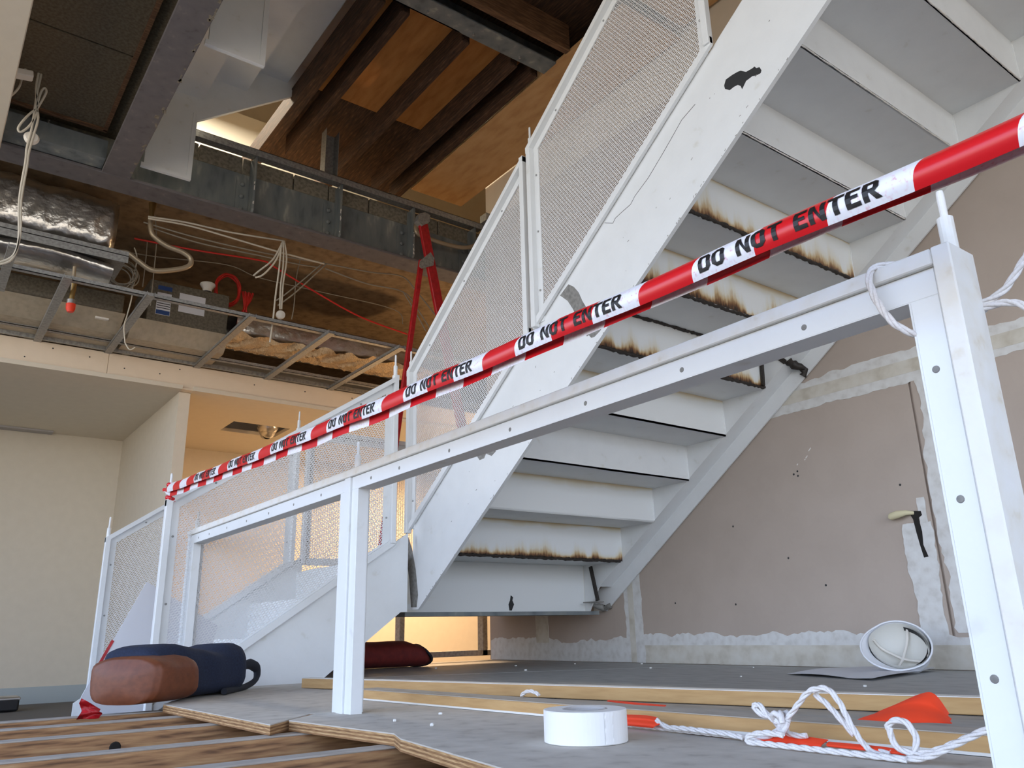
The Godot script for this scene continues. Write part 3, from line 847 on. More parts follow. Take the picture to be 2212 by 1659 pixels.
	part(t, "landing_plate", m, M.white)
	m = MB.new()
	m.bmm(Vector3(-3.402, 0.264, ZF), Vector3(-3.39, PY0, -1.826), 0.001)
	var tr := part(t, "edge_beam", m, uv_mat(scorch_tex(8, 0.0, 0.35, 0.75)), "white edge beam, heat tinted along its top")
	m = MB.new()
	m.bmm(Vector3(-3.40, 0.243, ZF), Vector3(-3.28, 0.261, -1.84))
	part(tr, "lower_flange", m, M.steel)
	m = MB.new()
	m.prism(pv([-2.52, 0.27, -2.535, 0.30, -2.525, 0.32, -2.53, 0.335, -2.515, 0.345, -2.51, 0.32, -2.50, 0.30, -2.505, 0.27]), Vector3(-3.3902, 0, 0), Vector3(0, 0, 1), Vector3(0, 1, 0), Vector3(0.001, 0, 0))
	part(tr, "bare_patch", m, M.chip)
	m = MB.new()
	m.bmm(Vector3(-4.325, 0.30, -3.09), Vector3(-4.315, PY0, -1.78))
	m.bmm(Vector3(-4.325, 0.30, -3.10), Vector3(-3.41, PY0, -3.09))
	part(t, "edge_beam", m, M.white)
	# ---- lower flight, descending to the left
	lower_flight("stair_flight", "white steel stair flight dropping from the landing behind the open frame", 0.0, true)
	# ---- balustrade panels of expanded metal
	var slope := Vector3(1, 0.71, 0)
	mesh_panel("balustrade_panel", "white expanded-metal panel at the foot of the upper flight", Vector3(-3.200, 0.600, ZN + 0.004), Vector3(-2.262, 1.262, ZN + 0.004), Vector3(-2.262, 2.050, ZN + 0.004), Vector3(-3.200, 1.368, ZN + 0.004), Vector3(0, 0, 1), 0.024, 0.026)
	mesh_panel("balustrade_panel", "white expanded-metal panel high on the upper flight", Vector3(-2.238, 1.278, ZN + 0.004), Vector3(-1.290, 1.942, ZN + 0.004), Vector3(-1.290, 2.772, ZN + 0.004), Vector3(-2.238, 2.070, ZN + 0.004), Vector3(0, 0, 1), 0.024, 0.026)
	mesh_panel("balustrade_panel", "white expanded-metal panel on the near side of the lower flight", Vector3(-3.141, -0.09, -0.742), Vector3(-3.141, 0.545, -1.700), Vector3(-3.141, 1.313, -1.700), Vector3(-3.141, 0.664, -0.742), Vector3(1, 0, 0), 0.024, 0.024)
	mesh_panel("balustrade_panel", "white expanded-metal panel on the far side of the lower flight", Vector3(-4.330, -0.09, -0.765), Vector3(-4.330, 0.555, -1.720), Vector3(-4.330, 1.318, -1.720), Vector3(-4.330, 0.648, -0.765), Vector3(1, 0, 0), 0.024, 0.024)
	mesh_panel("balustrade_panel", "white expanded-metal panel guarding the far edge of the landing", Vector3(-4.330, 0.55, -1.760), Vector3(-4.330, 0.55, -3.05), Vector3(-4.330, 1.318, -3.05), Vector3(-4.330, 1.318, -1.760), Vector3(1, 0, 0), 0.024, 0.024)

func lower_flight(called: String, label: String, dy: float, bottom_long: bool) -> void:
	var t := thing(called, label, "stair", Vector3(-3.74, dy - 0.29, -0.8))
	var m := MB.new()
	for x in [-3.157, -4.342]:
		m = MB.new()
		m.prism(pv([-1.775, 0.259 + dy, -1.745, 0.259 + dy, -0.96, 0.259 - 0.735 * 0.785 + dy, -0.96, -0.74 + dy if not bottom_long else -0.285 + dy, -0.72, -0.74 + dy if not bottom_long else -0.285 + dy, -0.72, -0.10 + dy, -1.775, 0.595 + dy]), Vector3(x, 0, 0), Vector3(0, 0, 1), Vector3(0, 1, 0), Vector3(0.012, 0, 0))
		var s := part(t, "stringer", m, M.white)
		if not bottom_long:
			m = MB.new()
			m.prism(pv([-0.975, -0.745 + dy, -0.705, -0.745 + dy, -0.705, -0.72 + dy, -0.95, -0.72 + dy, -0.95, -0.3 + dy, -0.975, -0.3 + dy]), Vector3(x - 0.004, 0, 0), Vector3(0, 0, 1), Vector3(0, 1, 0), Vector3(0.022, 0, 0))
			m.prism(pv([-1.775, 0.24 + dy, -0.965, 0.24 - 0.735 * 0.81 + dy, -0.965, 0.29 - 0.735 * 0.81 + dy, -1.775, 0.29 + dy]), Vector3(x - 0.004, 0, 0), Vector3(0, 0, 1), Vector3(0, 1, 0), Vector3(0.024, 0, 0))
			part(s, "rim_angle", m, M.white)
	for k in 4:
		var z0 := -1.75 + 0.252 * k
		var y := PY0 - PR * (k + 1) + dy
		m = MB.new()
		m.bmm(Vector3(-4.33, y - 0.004, z0 + 0.252), Vector3(-3.157, y + 0.004, z0))
		part(t, "tread", m, M.white)
		m = MB.new()
		m.bmm(Vector3(-4.33, y, z0 - 0.003), Vector3(-3.157, y + PR, z0 + 0.003))
		part(t, "riser", m, M.white)

func bilin(a: Vector3, b: Vector3, c: Vector3, d: Vector3, u: float, w: float) -> Vector3:
	return a.lerp(b, u).lerp(d.lerp(c, u), w)

func mesh_panel(called: String, label: String, bl: Vector3, br: Vector3, tr: Vector3, tl: Vector3, nrm: Vector3, post: float, rail: float) -> void:
	# a sheared frame: posts upright, rails sloping; outer bars, an inner angle with screws, and the expanded metal behind it
	var t := thing(called, label, "balustrade", bl)
	var across := (br - bl)
	var len := Vector2(across.dot(Vector3(1, 0, 0)), across.dot(Vector3(0, 0, 1))).length()
	var hd := Vector3(across.x, 0, across.z).normalized()
	var dp := 0.026
	var out := nrm * 0.010
	# outer posts and rails
	var m := MB.new()
	m.bar(bl + hd * post * 0.5 + out, tl + hd * post * 0.5 + out, post, dp, nrm, 0.002)
	part(t, "post", m, M.white)
	m = MB.new()
	m.bar(br - hd * post * 0.5 + out, tr - hd * post * 0.5 + out, post, dp, nrm, 0.002)
	part(t, "post", m, M.white)
	m = MB.new()
	var up := Vector3(0, rail, 0)
	for q in [[tl, tr, -1.0]]:
		var e := nrm * (dp * 0.5 + 0.0007)
		var a: Vector3 = q[0] + out
		var b: Vector3 = q[1] + out
		m.hexa([a - up - e, b - up - e, b - up + e, a - up + e, a - e, b - e, b + e, a + e])
	part(t, "top_rail", m, M.white)
	# inner angle
	var ins := post
	var aw := 0.030
	var tu := 1.0 - ins * 2.0 / len
	var i_bl := bilin(bl, br, tr, tl, ins / len, 0.0)
	var i_br := bilin(bl, br, tr, tl, 1.0 - ins / len, 0.0)
	var i_tl := bilin(bl, br, tr, tl, ins / len, 1.0) - up
	var i_tr := bilin(bl, br, tr, tl, 1.0 - ins / len, 1.0) - up
	m = MB.new()
	var e2 := nrm * 0.0025
	var f := -nrm * 0.002
	f = -nrm * 0.0026
	m.hexa([i_bl + f - e2, i_bl + f + e2, i_tl + f + e2, i_tl + f - e2, i_bl + hd * aw + f - e2, i_bl + hd * aw + f + e2, i_tl + hd * aw + f + e2, i_tl + hd * aw + f - e2])
	m.hexa([i_br + f - e2, i_br + f + e2, i_tr + f + e2, i_tr + f - e2, i_br - hd * aw + f - e2, i_br - hd * aw + f + e2, i_tr - hd * aw + f + e2, i_tr - hd * aw + f - e2])
	var au := Vector3(0, aw * 1.15, 0)
	f = -nrm * 0.002
	m.hexa([i_tl - au + f - e2, i_tr - au + f - e2, i_tr - au + f + e2, i_tl - au + f + e2, i_tl + f - e2, i_tr + f - e2, i_tr + f + e2, i_tl + f + e2])
	m.hexa([i_bl + f - e2, i_br + f - e2, i_br + f + e2, i_bl + f + e2, i_bl + au + f - e2, i_br + au + f - e2, i_br + au + f + e2, i_bl + au + f + e2])
	part(t, "inner_angle", m, M.white)
	m = MB.new()
	var bu := Vector3(0, 0.026, 0)
	m.hexa([bl - bu * 0.2 + nrm * 0.002, br - bu * 0.2 + nrm * 0.002, br - bu * 0.2 + nrm * 0.014, bl - bu * 0.2 + nrm * 0.014, bl + bu + nrm * 0.002, br + bu + nrm * 0.002, br + bu + nrm * 0.014, bl + bu + nrm * 0.014])
	part(t, "bottom_bar", m, M.white)
	# screws
	var sb := Basis(hd, nrm, hd.cross(nrm))
	for q in [[i_tl - au * 0.5, i_tr - au * 0.5], [i_bl + au * 0.5, i_br + au * 0.5], [i_bl + hd * aw * 0.5, i_tl + hd * aw * 0.5], [i_br - hd * aw * 0.5, i_tr - hd * aw * 0.5]]:
		for u in [0.17, 0.5, 0.83]:
			m = MB.new()
			m.lathe([Vector2(0.0045, 0.0), Vector2(0.004, 0.003), Vector2(0.0, 0.0045)], q[0].lerp(q[1], u) + nrm * 0.0005, sb, 8)
			part(t, "screw", m, M.galv)
	# spigot that carried the handrail
	m = MB.new()
	m.lathe([Vector2(0.009, -0.01), Vector2(0.009, 0.045), Vector2(0.0045, 0.05), Vector2(0.0045, 0.095), Vector2(0.003, 0.10), Vector2(0.0, 0.10)], (tl if absf(nrm.x) < 0.5 or bl.z > -1.0 else tr) + hd * (post * 0.5 if absf(nrm.x) < 0.5 or bl.z > -1.0 else -post * 0.5) + out - nrm * 0.004, Basis.IDENTITY, 10)
	part(t, "spigot", m, M.white)
	if absf(nrm.x) > 0.5 and bl.z > -1.0:
		m = MB.new()
		m.lathe([Vector2(0.009, -0.01), Vector2(0.009, 0.045), Vector2(0.0045, 0.05), Vector2(0.0045, 0.095), Vector2(0.003, 0.10), Vector2(0.0, 0.10)], tr - hd * post * 0.5 + out - nrm * 0.004, Basis.IDENTITY, 10)
		part(t, "spigot", m, M.white)
	# expanded metal: bond lines square to the pitch, staggered bridges between them, clipped to the frame
	var pd := (br - bl).normalized()
	var pe := nrm.cross(pd)
	if pe.y < 0.0:
		pe = -pe
	var o := i_bl
	var quad2 := PackedVector2Array()
	for q in [i_bl + au * 0.3 + hd * aw * 0.3, i_br + au * 0.3 - hd * aw * 0.3, i_tr - au * 0.3 - hd * aw * 0.3, i_tl - au * 0.3 + hd * aw * 0.3]:
		quad2.push_back(Vector2((q - o).dot(pd), (q - o).dot(pe)))
	var lo2 := quad2[0]
	var hi2 := quad2[0]
	for q in quad2:
		lo2 = Vector2(minf(lo2.x, q.x), minf(lo2.y, q.y))
		hi2 = Vector2(maxf(hi2.x, q.x), maxf(hi2.y, q.y))
	var px := 0.0133
	var py := 0.0088
	m = MB.new()
	var off := -nrm * 0.0062
	var th := nrm * 0.0007
	for i in int((hi2.x - lo2.x) / px) + 1:
		for j in int((hi2.y - lo2.y) / py) + 1:
			var c := Vector2(lo2.x + i * px, lo2.y + j * py + (py * 0.5 if i % 2 == 1 else 0.0))
			# bridge across the column, tilted like a pulled strand
			for w in [[c + Vector2(px * 0.5, 0), Vector2(px * 0.5 + 0.0004, 0), Vector2(0, 0.0016)], [c + Vector2(0, py * 0.5), Vector2(0, py * 0.5 + 0.0002), Vector2(0.0010, 0)]]:
				var cc: Vector2 = w[0]
				if not Geometry2D.is_point_in_polygon(cc, quad2):
					continue
				var h: Vector2 = w[1]
				var g: Vector2 = w[2]
				var P := []
				for k in [cc - h - g, cc + h - g, cc + h + g, cc - h + g]:
					P.append(o + pd * k.x + pe * k.y + off)
				if w[1].y != 0.0:
					for k in 4:
						P[k] += nrm * 0.0003
				m.oquad(P[0] + th, P[1] + th, P[2] + th, P[3] + th, P[0] - th * 9.0)
				m.oquad(P[0] - th, P[1] - th, P[2] - th, P[3] - th, P[0] + th * 9.0)
				m.oquad(P[0] + th, P[1] + th, P[1] - th, P[0] - th, P[3])
				m.oquad(P[2] + th, P[3] + th, P[3] - th, P[2] - th, P[0])
	var mi := part(t, "expanded_mesh", m, M.meshwhite)
	mi.set_meta("kind", "stuff")

# ---------------------------------------------------------------- balustrade frame without its mesh
func build_open_balustrade() -> void:
	var z := -0.845
	var top := 0.560
	var dz := 0.057
	var t := thing("open_balustrade", "white steel balustrade frame without mesh standing along the deck edge", "balustrade", Vector3(-1.8, -0.02, z))
	var m := MB.new()
	m.bmm(Vector3(-3.19, top - 0.019, z - dz), Vector3(-0.3575, top, z), 0.0015)
	part(t, "top_rail", m, M.cream, "top bar with grubby cream paint")
	m = MB.new()
	m.bmm(Vector3(-0.357, -0.285, z - dz - 0.0006), Vector3(-0.337, top + 0.0004, z + 0.0006), 0.0015)
	part(t, "post", m, M.cream, "tall end post")
	m = MB.new()
	m.bmm(Vector3(-1.822, -0.285, z - dz + 0.001), Vector3(-1.792, top - 0.0195, z - 0.001), 0.0015)
	part(t, "post", m, M.white)
	m = MB.new()
	m.bmm(Vector3(-3.18, -0.02, z - dz + 0.001), Vector3(-3.155, top - 0.0195, z - 0.001), 0.0015)
	part(t, "post", m, M.white)
	# inner angles: one frame per bay
	for bay in [[-1.7915, -0.3595], [-3.1545, -1.8225]]:
		var fr := MB.new()
		var x0: float = bay[0]
		var x1: float = bay[1]
		var yt := top - 0.0195
		var w := 0.032
		var zz := z - 0.007
		fr.bmm(Vector3(x0, yt - w, zz - 0.004), Vector3(x1, yt, zz), 0.001)
		fr.bmm(Vector3(x0 + w, yt - w - 0.0003, zz - 0.042), Vector3(x1 - w, yt - w + 0.004, zz - 0.0003), 0.0)
		part(t, "angle_rail", fr, M.white)
		for s in [[x0, x0 + w, 1.0], [x1 - w, x1, -1.0]]:
			fr = MB.new()
			fr.bmm(Vector3(s[0], -0.285, zz - 0.0042), Vector3(s[1], yt - w + 0.0004, zz + 0.0003), 0.001)
			var xi: float = s[1] if s[2] > 0 else s[0]
			fr.bmm(Vector3(xi - 0.002, -0.285, zz - 0.028), Vector3(xi + 0.002, yt - w, zz - 0.0006), 0.0)
			part(t, "angle_stile", fr, M.white)
		# screw holes
		for u in [0.07, 0.165, 0.31, 0.455, 0.60, 0.745, 0.885]:
			fr = MB.new()
			fr.lathe([Vector2(0.004, 0.0), Vector2(0.0032, 0.0006), Vector2(0.0, 0.0006)], Vector3(lerpf(x0, x1, u), yt - w * 0.55, zz), Basis(Vector3(1, 0, 0), Vector3(0, 0, 1), Vector3(0, -1, 0)), 12)
			part(t, "screw_hole", fr, M.bare)
	for y in [0.427, 0.288, 0.116]:
		m = MB.new()
		m.lathe([Vector2(0.0042, 0.0), Vector2(0.0034, 0.0006), Vector2(0.0, 0.0006)], Vector3(-0.377, y, z - 0.0066), Basis(Vector3(1, 0, 0), Vector3(0, 0, 1), Vector3(0, -1, 0)), 14)
		part(t, "screw_hole", m, M.bare)
	for p in [Vector3(-0.347, top, z - 0.028), Vector3(-1.807, top, z - 0.028), Vector3(-3.165, top, z - 0.028)]:
		m = MB.new()
		m.lathe([Vector2(0.0085, -0.003), Vector2(0.0085, 0.040), Vector2(0.0042, 0.042), Vector2(0.0042, 0.070), Vector2(0.0035, 0.074), Vector2(0.0, 0.074)], p, Basis.IDENTITY, 14)
		part(t, "spigot", m, M.cream)
	# rope tied round the rail at the end post
	var rt := thing("tie_rope", "white twisted rope looped round the rail at the end post", "rope", Vector3(-0.40, top, z))
	var loop := [Vector3(-0.398, top + 0.004, z - 0.04), Vector3(-0.415, top + 0.005, z - 0.01), Vector3(-0.425, top - 0.006, z + 0.006), Vector3(-0.424, top - 0.03, z + 0.007), Vector3(-0.416, top - 0.055, z + 0.007), Vector3(-0.405, top - 0.076, z + 0.004), Vector3(-0.392, top - 0.088, z - 0.010), Vector3(-0.38, top - 0.088, z - 0.030), Vector3(-0.36, top - 0.075, z - 0.060), Vector3(-0.33, top - 0.058, z - 0.063)]
	part(rt, "rope_loop", rope_mb(loop, 0.0042), M.rope)
	part(rt, "rope_tail", rope_mb([Vector3(-0.345, top - 0.060, z - 0.057), Vector3(-0.318, top - 0.052, z - 0.060), Vector3(-0.298, top - 0.030, z - 0.064), Vector3(-0.272, top + 0.005, z - 0.066), Vector3(-0.245, top + 0.06, z - 0.068)], 0.0042), M.rope)
	part(rt, "rope_tail", rope_mb([Vector3(-0.345, top - 0.064, z - 0.057), Vector3(-0.312, top - 0.066, z - 0.060), Vector3(-0.292, top - 0.085, z - 0.064), Vector3(-0.270, top - 0.125, z - 0.066), Vector3(-0.235, top - 0.20, z - 0.068)], 0.0042), M.rope)

func smooth_path(p: Array, n := 8) -> Array:
	var o := []
	for i in p.size() - 1:
		var a: Vector3 = p[maxi(i - 1, 0)]
		var b: Vector3 = p[i]
		var c: Vector3 = p[i + 1]
		var d: Vector3 = p[mini(i + 2, p.size() - 1)]
		for k in n:
			var u := float(k) / n
			o.append(b.cubic_interpolate(c, a, d, u))
	o.append(p[p.size() - 1])
	return o

func rope_mb(p: Array, r: float) -> MB:   # three twisted strands
	var q := smooth_path(p, 12)
	var m := MB.new()
	# resample evenly
	var pts := [q[0]]
	var step := r * 0.9
	for i in q.size() - 1:
		var last: Vector3 = pts[pts.size() - 1]
		while last.distance_to(q[i + 1]) > step and pts.size() < 3000:
			last = last.move_toward(q[i + 1], step)
			pts.append(last)
	for s in 3:
		var st := []
		var x := Vector3.ZERO
		for i in pts.size():
			var d: Vector3 = (pts[mini(i + 1, pts.size() - 1)] - pts[maxi(i - 1, 0)]).normalized()
			if x == Vector3.ZERO:
				x = d.cross(Vector3(0.3, 1, 0.2)).normalized()
			x = (x - d * x.dot(d)).normalized()
			var a := i * 0.42 + TAU * s / 3.0
			st.append(pts[i] + (x * cos(a) + d.cross(x) * sin(a)) * r * 0.5)
		m.tube(st, r * 0.56, 6)
	return m

# ---------------------------------------------------------------- structure overhead
func build_upper_storey() -> void:
	# riveted main beam along z
	var t := thing("main_beam", "dark riveted steel beam with stiffener plates over the void edge", "beam", Vector3(-4.52, 2.65, -1.5))
	var m := MB.new()
	m.bmm(Vector3(-4.62, 2.65, -3.4), Vector3(-4.44, 2.668, 2.5), 0.003)
	part(t, "bottom_flange", m, M.purple, "purple-grey bottom flange")
	m = MB.new()
	m.bmm(Vector3(-4.545, 2.668, -3.4), Vector3(-4.53, 2.962, 2.5))
	part(t, "web", m, M.steel)
	for z in [-0.25, -1.375, -1.955, -2.51, -3.03]:
		m = MB.new()
		m.prism(pv([-4.53, 2.668, -4.45, 2.668, -4.435, 2.69, -4.435, 3.06, -4.53, 3.06]), Vector3(0, 0, z - 0.007), Vector3(1, 0, 0), Vector3(0, 1, 0), Vector3(0, 0, 0.014))
		var s := part(t, "stiffener", m, M.steel)
		var r := RandomNumberGenerator.new()
		r.seed = int(absf(z) * 1000)
		m = MB.new()
		for i in 7:
			m.box(Vector3(-4.4345, r.randf_range(2.70, 2.88), z + r.randf_range(-0.004, 0.004)), Vector3(0.001, r.randf_range(0.008, 0.02), 0.005))
		part(s, "paint_loss", m, M.debris)
		m = MB.new()
		m.bmm(Vector3(-4.53, 2.69, z + 0.005), Vector3(-4.522, 2.93, z + 0.085))
		part(t, "angle_leg", m, M.steel)
		for y in [2.715, 2.80, 2.885]:
			m = MB.new()
			m.lathe([Vector2(0.016, 0.0), Vector2(0.015, 0.008), Vector2(0.009, 0.014), Vector2(0.0, 0.016)], Vector3(-4.522, y, z + 0.05), Basis(Vector3(0, 1, 0), Vector3(1, 0, 0), Vector3(0, 0, -1)), 10)
			part(t, "rivet", m, M.steel)
	# masonry on the beam: blocks with recessed joints
	t = thing("masonry_course", "grey concrete block course on top of the riveted beam", "masonry", Vector3(-4.55, 2.96, -1.5))
	var zz := -3.38
	var k := 0
	while zz < 1.6:
		var l := 0.29 + 0.05 * sin(k * 2.3)
		m = MB.new()
		m.bmm(Vector3(-4.66, 2.965, zz), Vector3(-4.537 + 0.003 * sin(k * 3.1), 3.085, zz + l - 0.008), 0.004)
		part(t, "block", m, M.block)
		zz += l
		k += 1
	# track and studs of stripped partition on the storey above
	t = thing("stud_track", "galvanised stud track with one stud along the storey edge", "metal framing", Vector3(-4.47, 3.085, -1.9))
	m = MB.new()
	m.bmm(Vector3(-4.53, 3.087, -3.12), Vector3(-4.405, 3.091, 0.4))
	m.bmm(Vector3(-4.409, 3.045, -3.12), Vector3(-4.405, 3.091, 0.4))
	m.bmm(Vector3(-4.53, 3.087, -3.12), Vector3(-4.526, 3.13, 0.4))
	part(t, "track", m, M.galv)
	m = MB.new()
	m.bmm(Vector3(-4.50, 3.091, -1.91), Vector3(-4.498, 3.44, -1.82))
	m.bmm(Vector3(-4.50, 3.091, -1.912), Vector3(-4.42, 3.44, -1.91))
	m.bmm(Vector3(-4.50, 3.091, -1.822), Vector3(-4.42, 3.44, -1.82))
	part(t, "stud", m, M.galv)
	m = MB.new()
	m.bmm(Vector3(-4.41, 3.09, -3.10), Vector3(-4.33, 3.15, -3.06))
	part(t, "corner_stud", m, M.galv)
	# cross beam towards the camera
	t = thing("cross_beam", "chipped purple-grey steel beam running overhead from the riveted beam", "beam", Vector3(-2.5, 2.65, -0.6))
	m = MB.new()
	m.bmm(Vector3(-4.44, 2.65, -0.678), Vector3(3.9, 2.664, -0.532), 0.003)
	part(t, "bottom_flange", m, M.darkpurple)
	m = MB.new()
	m.bmm(Vector3(-4.44, 2.664, -0.612), Vector3(3.9, 2.99, -0.598))
	part(t, "web", m, M.steel)
	m = MB.new()
	m.bmm(Vector3(-3.25, 2.80, -0.702), Vector3(-2.75, 3.0, -0.68), 0.004)
	m.bmm(Vector3(-3.25, 2.80, -0.68), Vector3(-2.75, 2.81, -0.62), 0.002)
	part(t, "seat_cleat", m, M.steel, "dark steel cleat beside the white stringer foot")
	var rr := RandomNumberGenerator.new()
	rr.seed = 4
	m = MB.new()
	for i in 26:
		var x := rr.randf_range(-4.4, -2.7)
		m.box(Vector3(x, 2.6498, -0.676 + rr.randf_range(0.0, 0.012)), Vector3(rr.randf_range(0.01, 0.04), 0.001, rr.randf_range(0.004, 0.014)), 0.0, Basis(Vector3.UP, rr.randf_range(-0.4, 0.4)))
	m.box(Vector3(-3.75, 2.6498, -0.655), Vector3(0.03, 0.001, 0.02))
	var chip := part(t, "paint_loss", m, M.block)
	chip.set_meta("kind", "stuff")
	# dark sheets left of the cross beam and a beige encased beam
	t = thing("soffit_sheets", "dark brown fibre sheets with a timber bead left of the cross beam", "soffit", Vector3(-3.0, 2.82, -0.3))
	for s in [[-4.30, -3.62], [-3.61, -2.4], [-2.39, -1.2], [-1.19, 0.0]]:
		m = MB.new()
		m.bmm(Vector3(s[0], 2.84, -0.50), Vector3(s[1], 2.858, -0.02), 0.002)
		part(t, "sheet", m, M.fibre)
	m = MB.new()
	m.bmm(Vector3(-4.31, 2.826, -0.515), Vector3(0.0, 2.842, -0.495))
	m.bmm(Vector3(-4.32, 2.826, -0.515), Vector3(-4.30, 2.842, -0.02))
	part(t, "bead", m, M.timber_z)
	m = MB.new()
	m.bmm(Vector3(-4.43, 2.56, -0.056), Vector3(3.9, 2.86, 0.16), 0.004)
	solo("encased_beam", m, M.ceilpaint, "beige plaster-encased beam parallel to the cross beam", "beam")
	m = MB.new()
	m.bmm(Vector3(-4.44, 2.67, -0.53), Vector3(-4.32, 2.78, -0.06))
	solo("steel_channel", m, M.steel, "dark blue-grey steel channel at the end of the fibre sheets", "beam")
	# white flight of the next storey, seen from underneath
	lower_flight("stair_flight", "white steel stair flight of the storey above, seen from underneath", 3.44, false)
	var lt := thing("stair_landing", "white steel landing of the storey above, above the old joists", "landing", Vector3(-3.74, 3.7, -2.4))
	m = MB.new()
	m.bmm(Vector3(-4.325, PY0 + 3.44, -3.1), Vector3(-3.16, PY0 + 3.448, -1.78))
	part(lt, "landing_plate", m, M.white)
	m = MB.new()
	m.bmm(Vector3(-4.342, 0.259 + 3.44, -3.1), Vector3(-4.33, PY0 + 3.44, -1.776))
	part(lt, "edge_beam", m, M.white)
	# crash deck of old joists and plywood across the void
	var js := [[-1.53, -1.605], [-1.70, -1.755], [-2.095, -2.15], [-2.44, -2.495], [-2.595, -2.65]]
	var nm := ["old dark joist with a whitish streak across the upper void", "old dark joist close beside the streaked one", "old dark joist with gouged underside across the upper void", "old dark joist in the shadow near the plywood sheet", "old dark joist touching the pale plywood sheet"]
	for i in js.size():
		m = MB.new()
		m.bmm(Vector3([-5.6, -4.86, -5.6, -5.0, -5.0][i], 3.42, js[i][1]), Vector3(-3.18, 3.57, js[i][0]), 0.004)
		solo("old_joist", m, M.oldtimber, nm[i], "joist", "joists across the upper void")
	m = MB.new()
	m.bmm(Vector3(-4.25, 3.572, -2.66), Vector3(-3.2, 3.588, -1.56))
	solo("cover_sheet", m, M.plyface, "orange-brown plywood laid on the old joists", "plywood sheet")
	m = MB.new()
	m.bmm(Vector3(-5.2, 3.574, -2.66), Vector3(-4.255, 3.59, -1.56))
	solo("cover_sheet", m, M.oldtimber, "darker plywood end piece laid on the old joists", "plywood sheet")
	m = MB.new()
	m.bmm(Vector3(-4.76, 3.42, -3.12), Vector3(-2.45, 3.438, -2.664), 0.001)
	solo("cover_sheet", m, M.plypale, "pale plywood sheet fixed under the joists next to the mesh panel", "plywood sheet")
	t = thing("trimmer_channel", "dark steel channel with bolts carrying the old joists", "beam", Vector3(-3.1, 3.42, -2.2))
	m = MB.new()
	m.bmm(Vector3(-3.14, 3.42, -3.1), Vector3(-3.02, 3.432, -1.0), 0.002)
	m.bmm(Vector3(-3.14, 3.42, -3.1), Vector3(-3.128, 3.598, -1.0), 0.002)
	part(t, "channel", m, M.steel)
	for z in [-1.82, -2.12, -2.45]:
		m = MB.new()
		m.lathe([Vector2(0.0, -0.012), Vector2(0.006, -0.012), Vector2(0.008, -0.002), Vector2(0.008, 0.0)], Vector3(-3.10, 3.42, z), Basis.IDENTITY, 8)
		part(t, "bolt", m, M.galv)
	m = MB.new()
	m.bmm(Vector3(-2.93, 3.42, -2.66), Vector3(-2.885, 3.60, -0.9), 0.003)
	solo("edge_timber", m, M.timber_z, "reddish timber edging beyond the steel channel", "timber")
	m = MB.new()
	m.bmm(Vector3(-3.14, 3.60, -3.1), Vector3(-2.42, 3.62, -0.7))
	solo("cover_sheet", m, M.oldtimber, "dark boarding above the reddish timber edging", "plywood sheet")
	m = MB.new()
	m.bmm(Vector3(-2.41, 3.47, -3.11), Vector3(0.9, 3.488, -0.62))
	solo("cover_sheet", m, M.plypale, "brown plywood over the top of the upper flight", "plywood sheet")
	# lit partition pieces beyond, on the storey above
	m = MB.new()
	m.bmm(Vector3(-6.9, 2.95, -3.4), Vector3(-6.8, 5.0, 2.5))
	struct("wall_upper", m, M.shutter, "cream wall of the storey above")
	lamp_panel("ceiling_lamp", Vector3(-5.7, 4.9, -1.2), Vector2(0.6, 0.6), C(255, 240, 214), 16.0, "square lamp panel of the storey above")

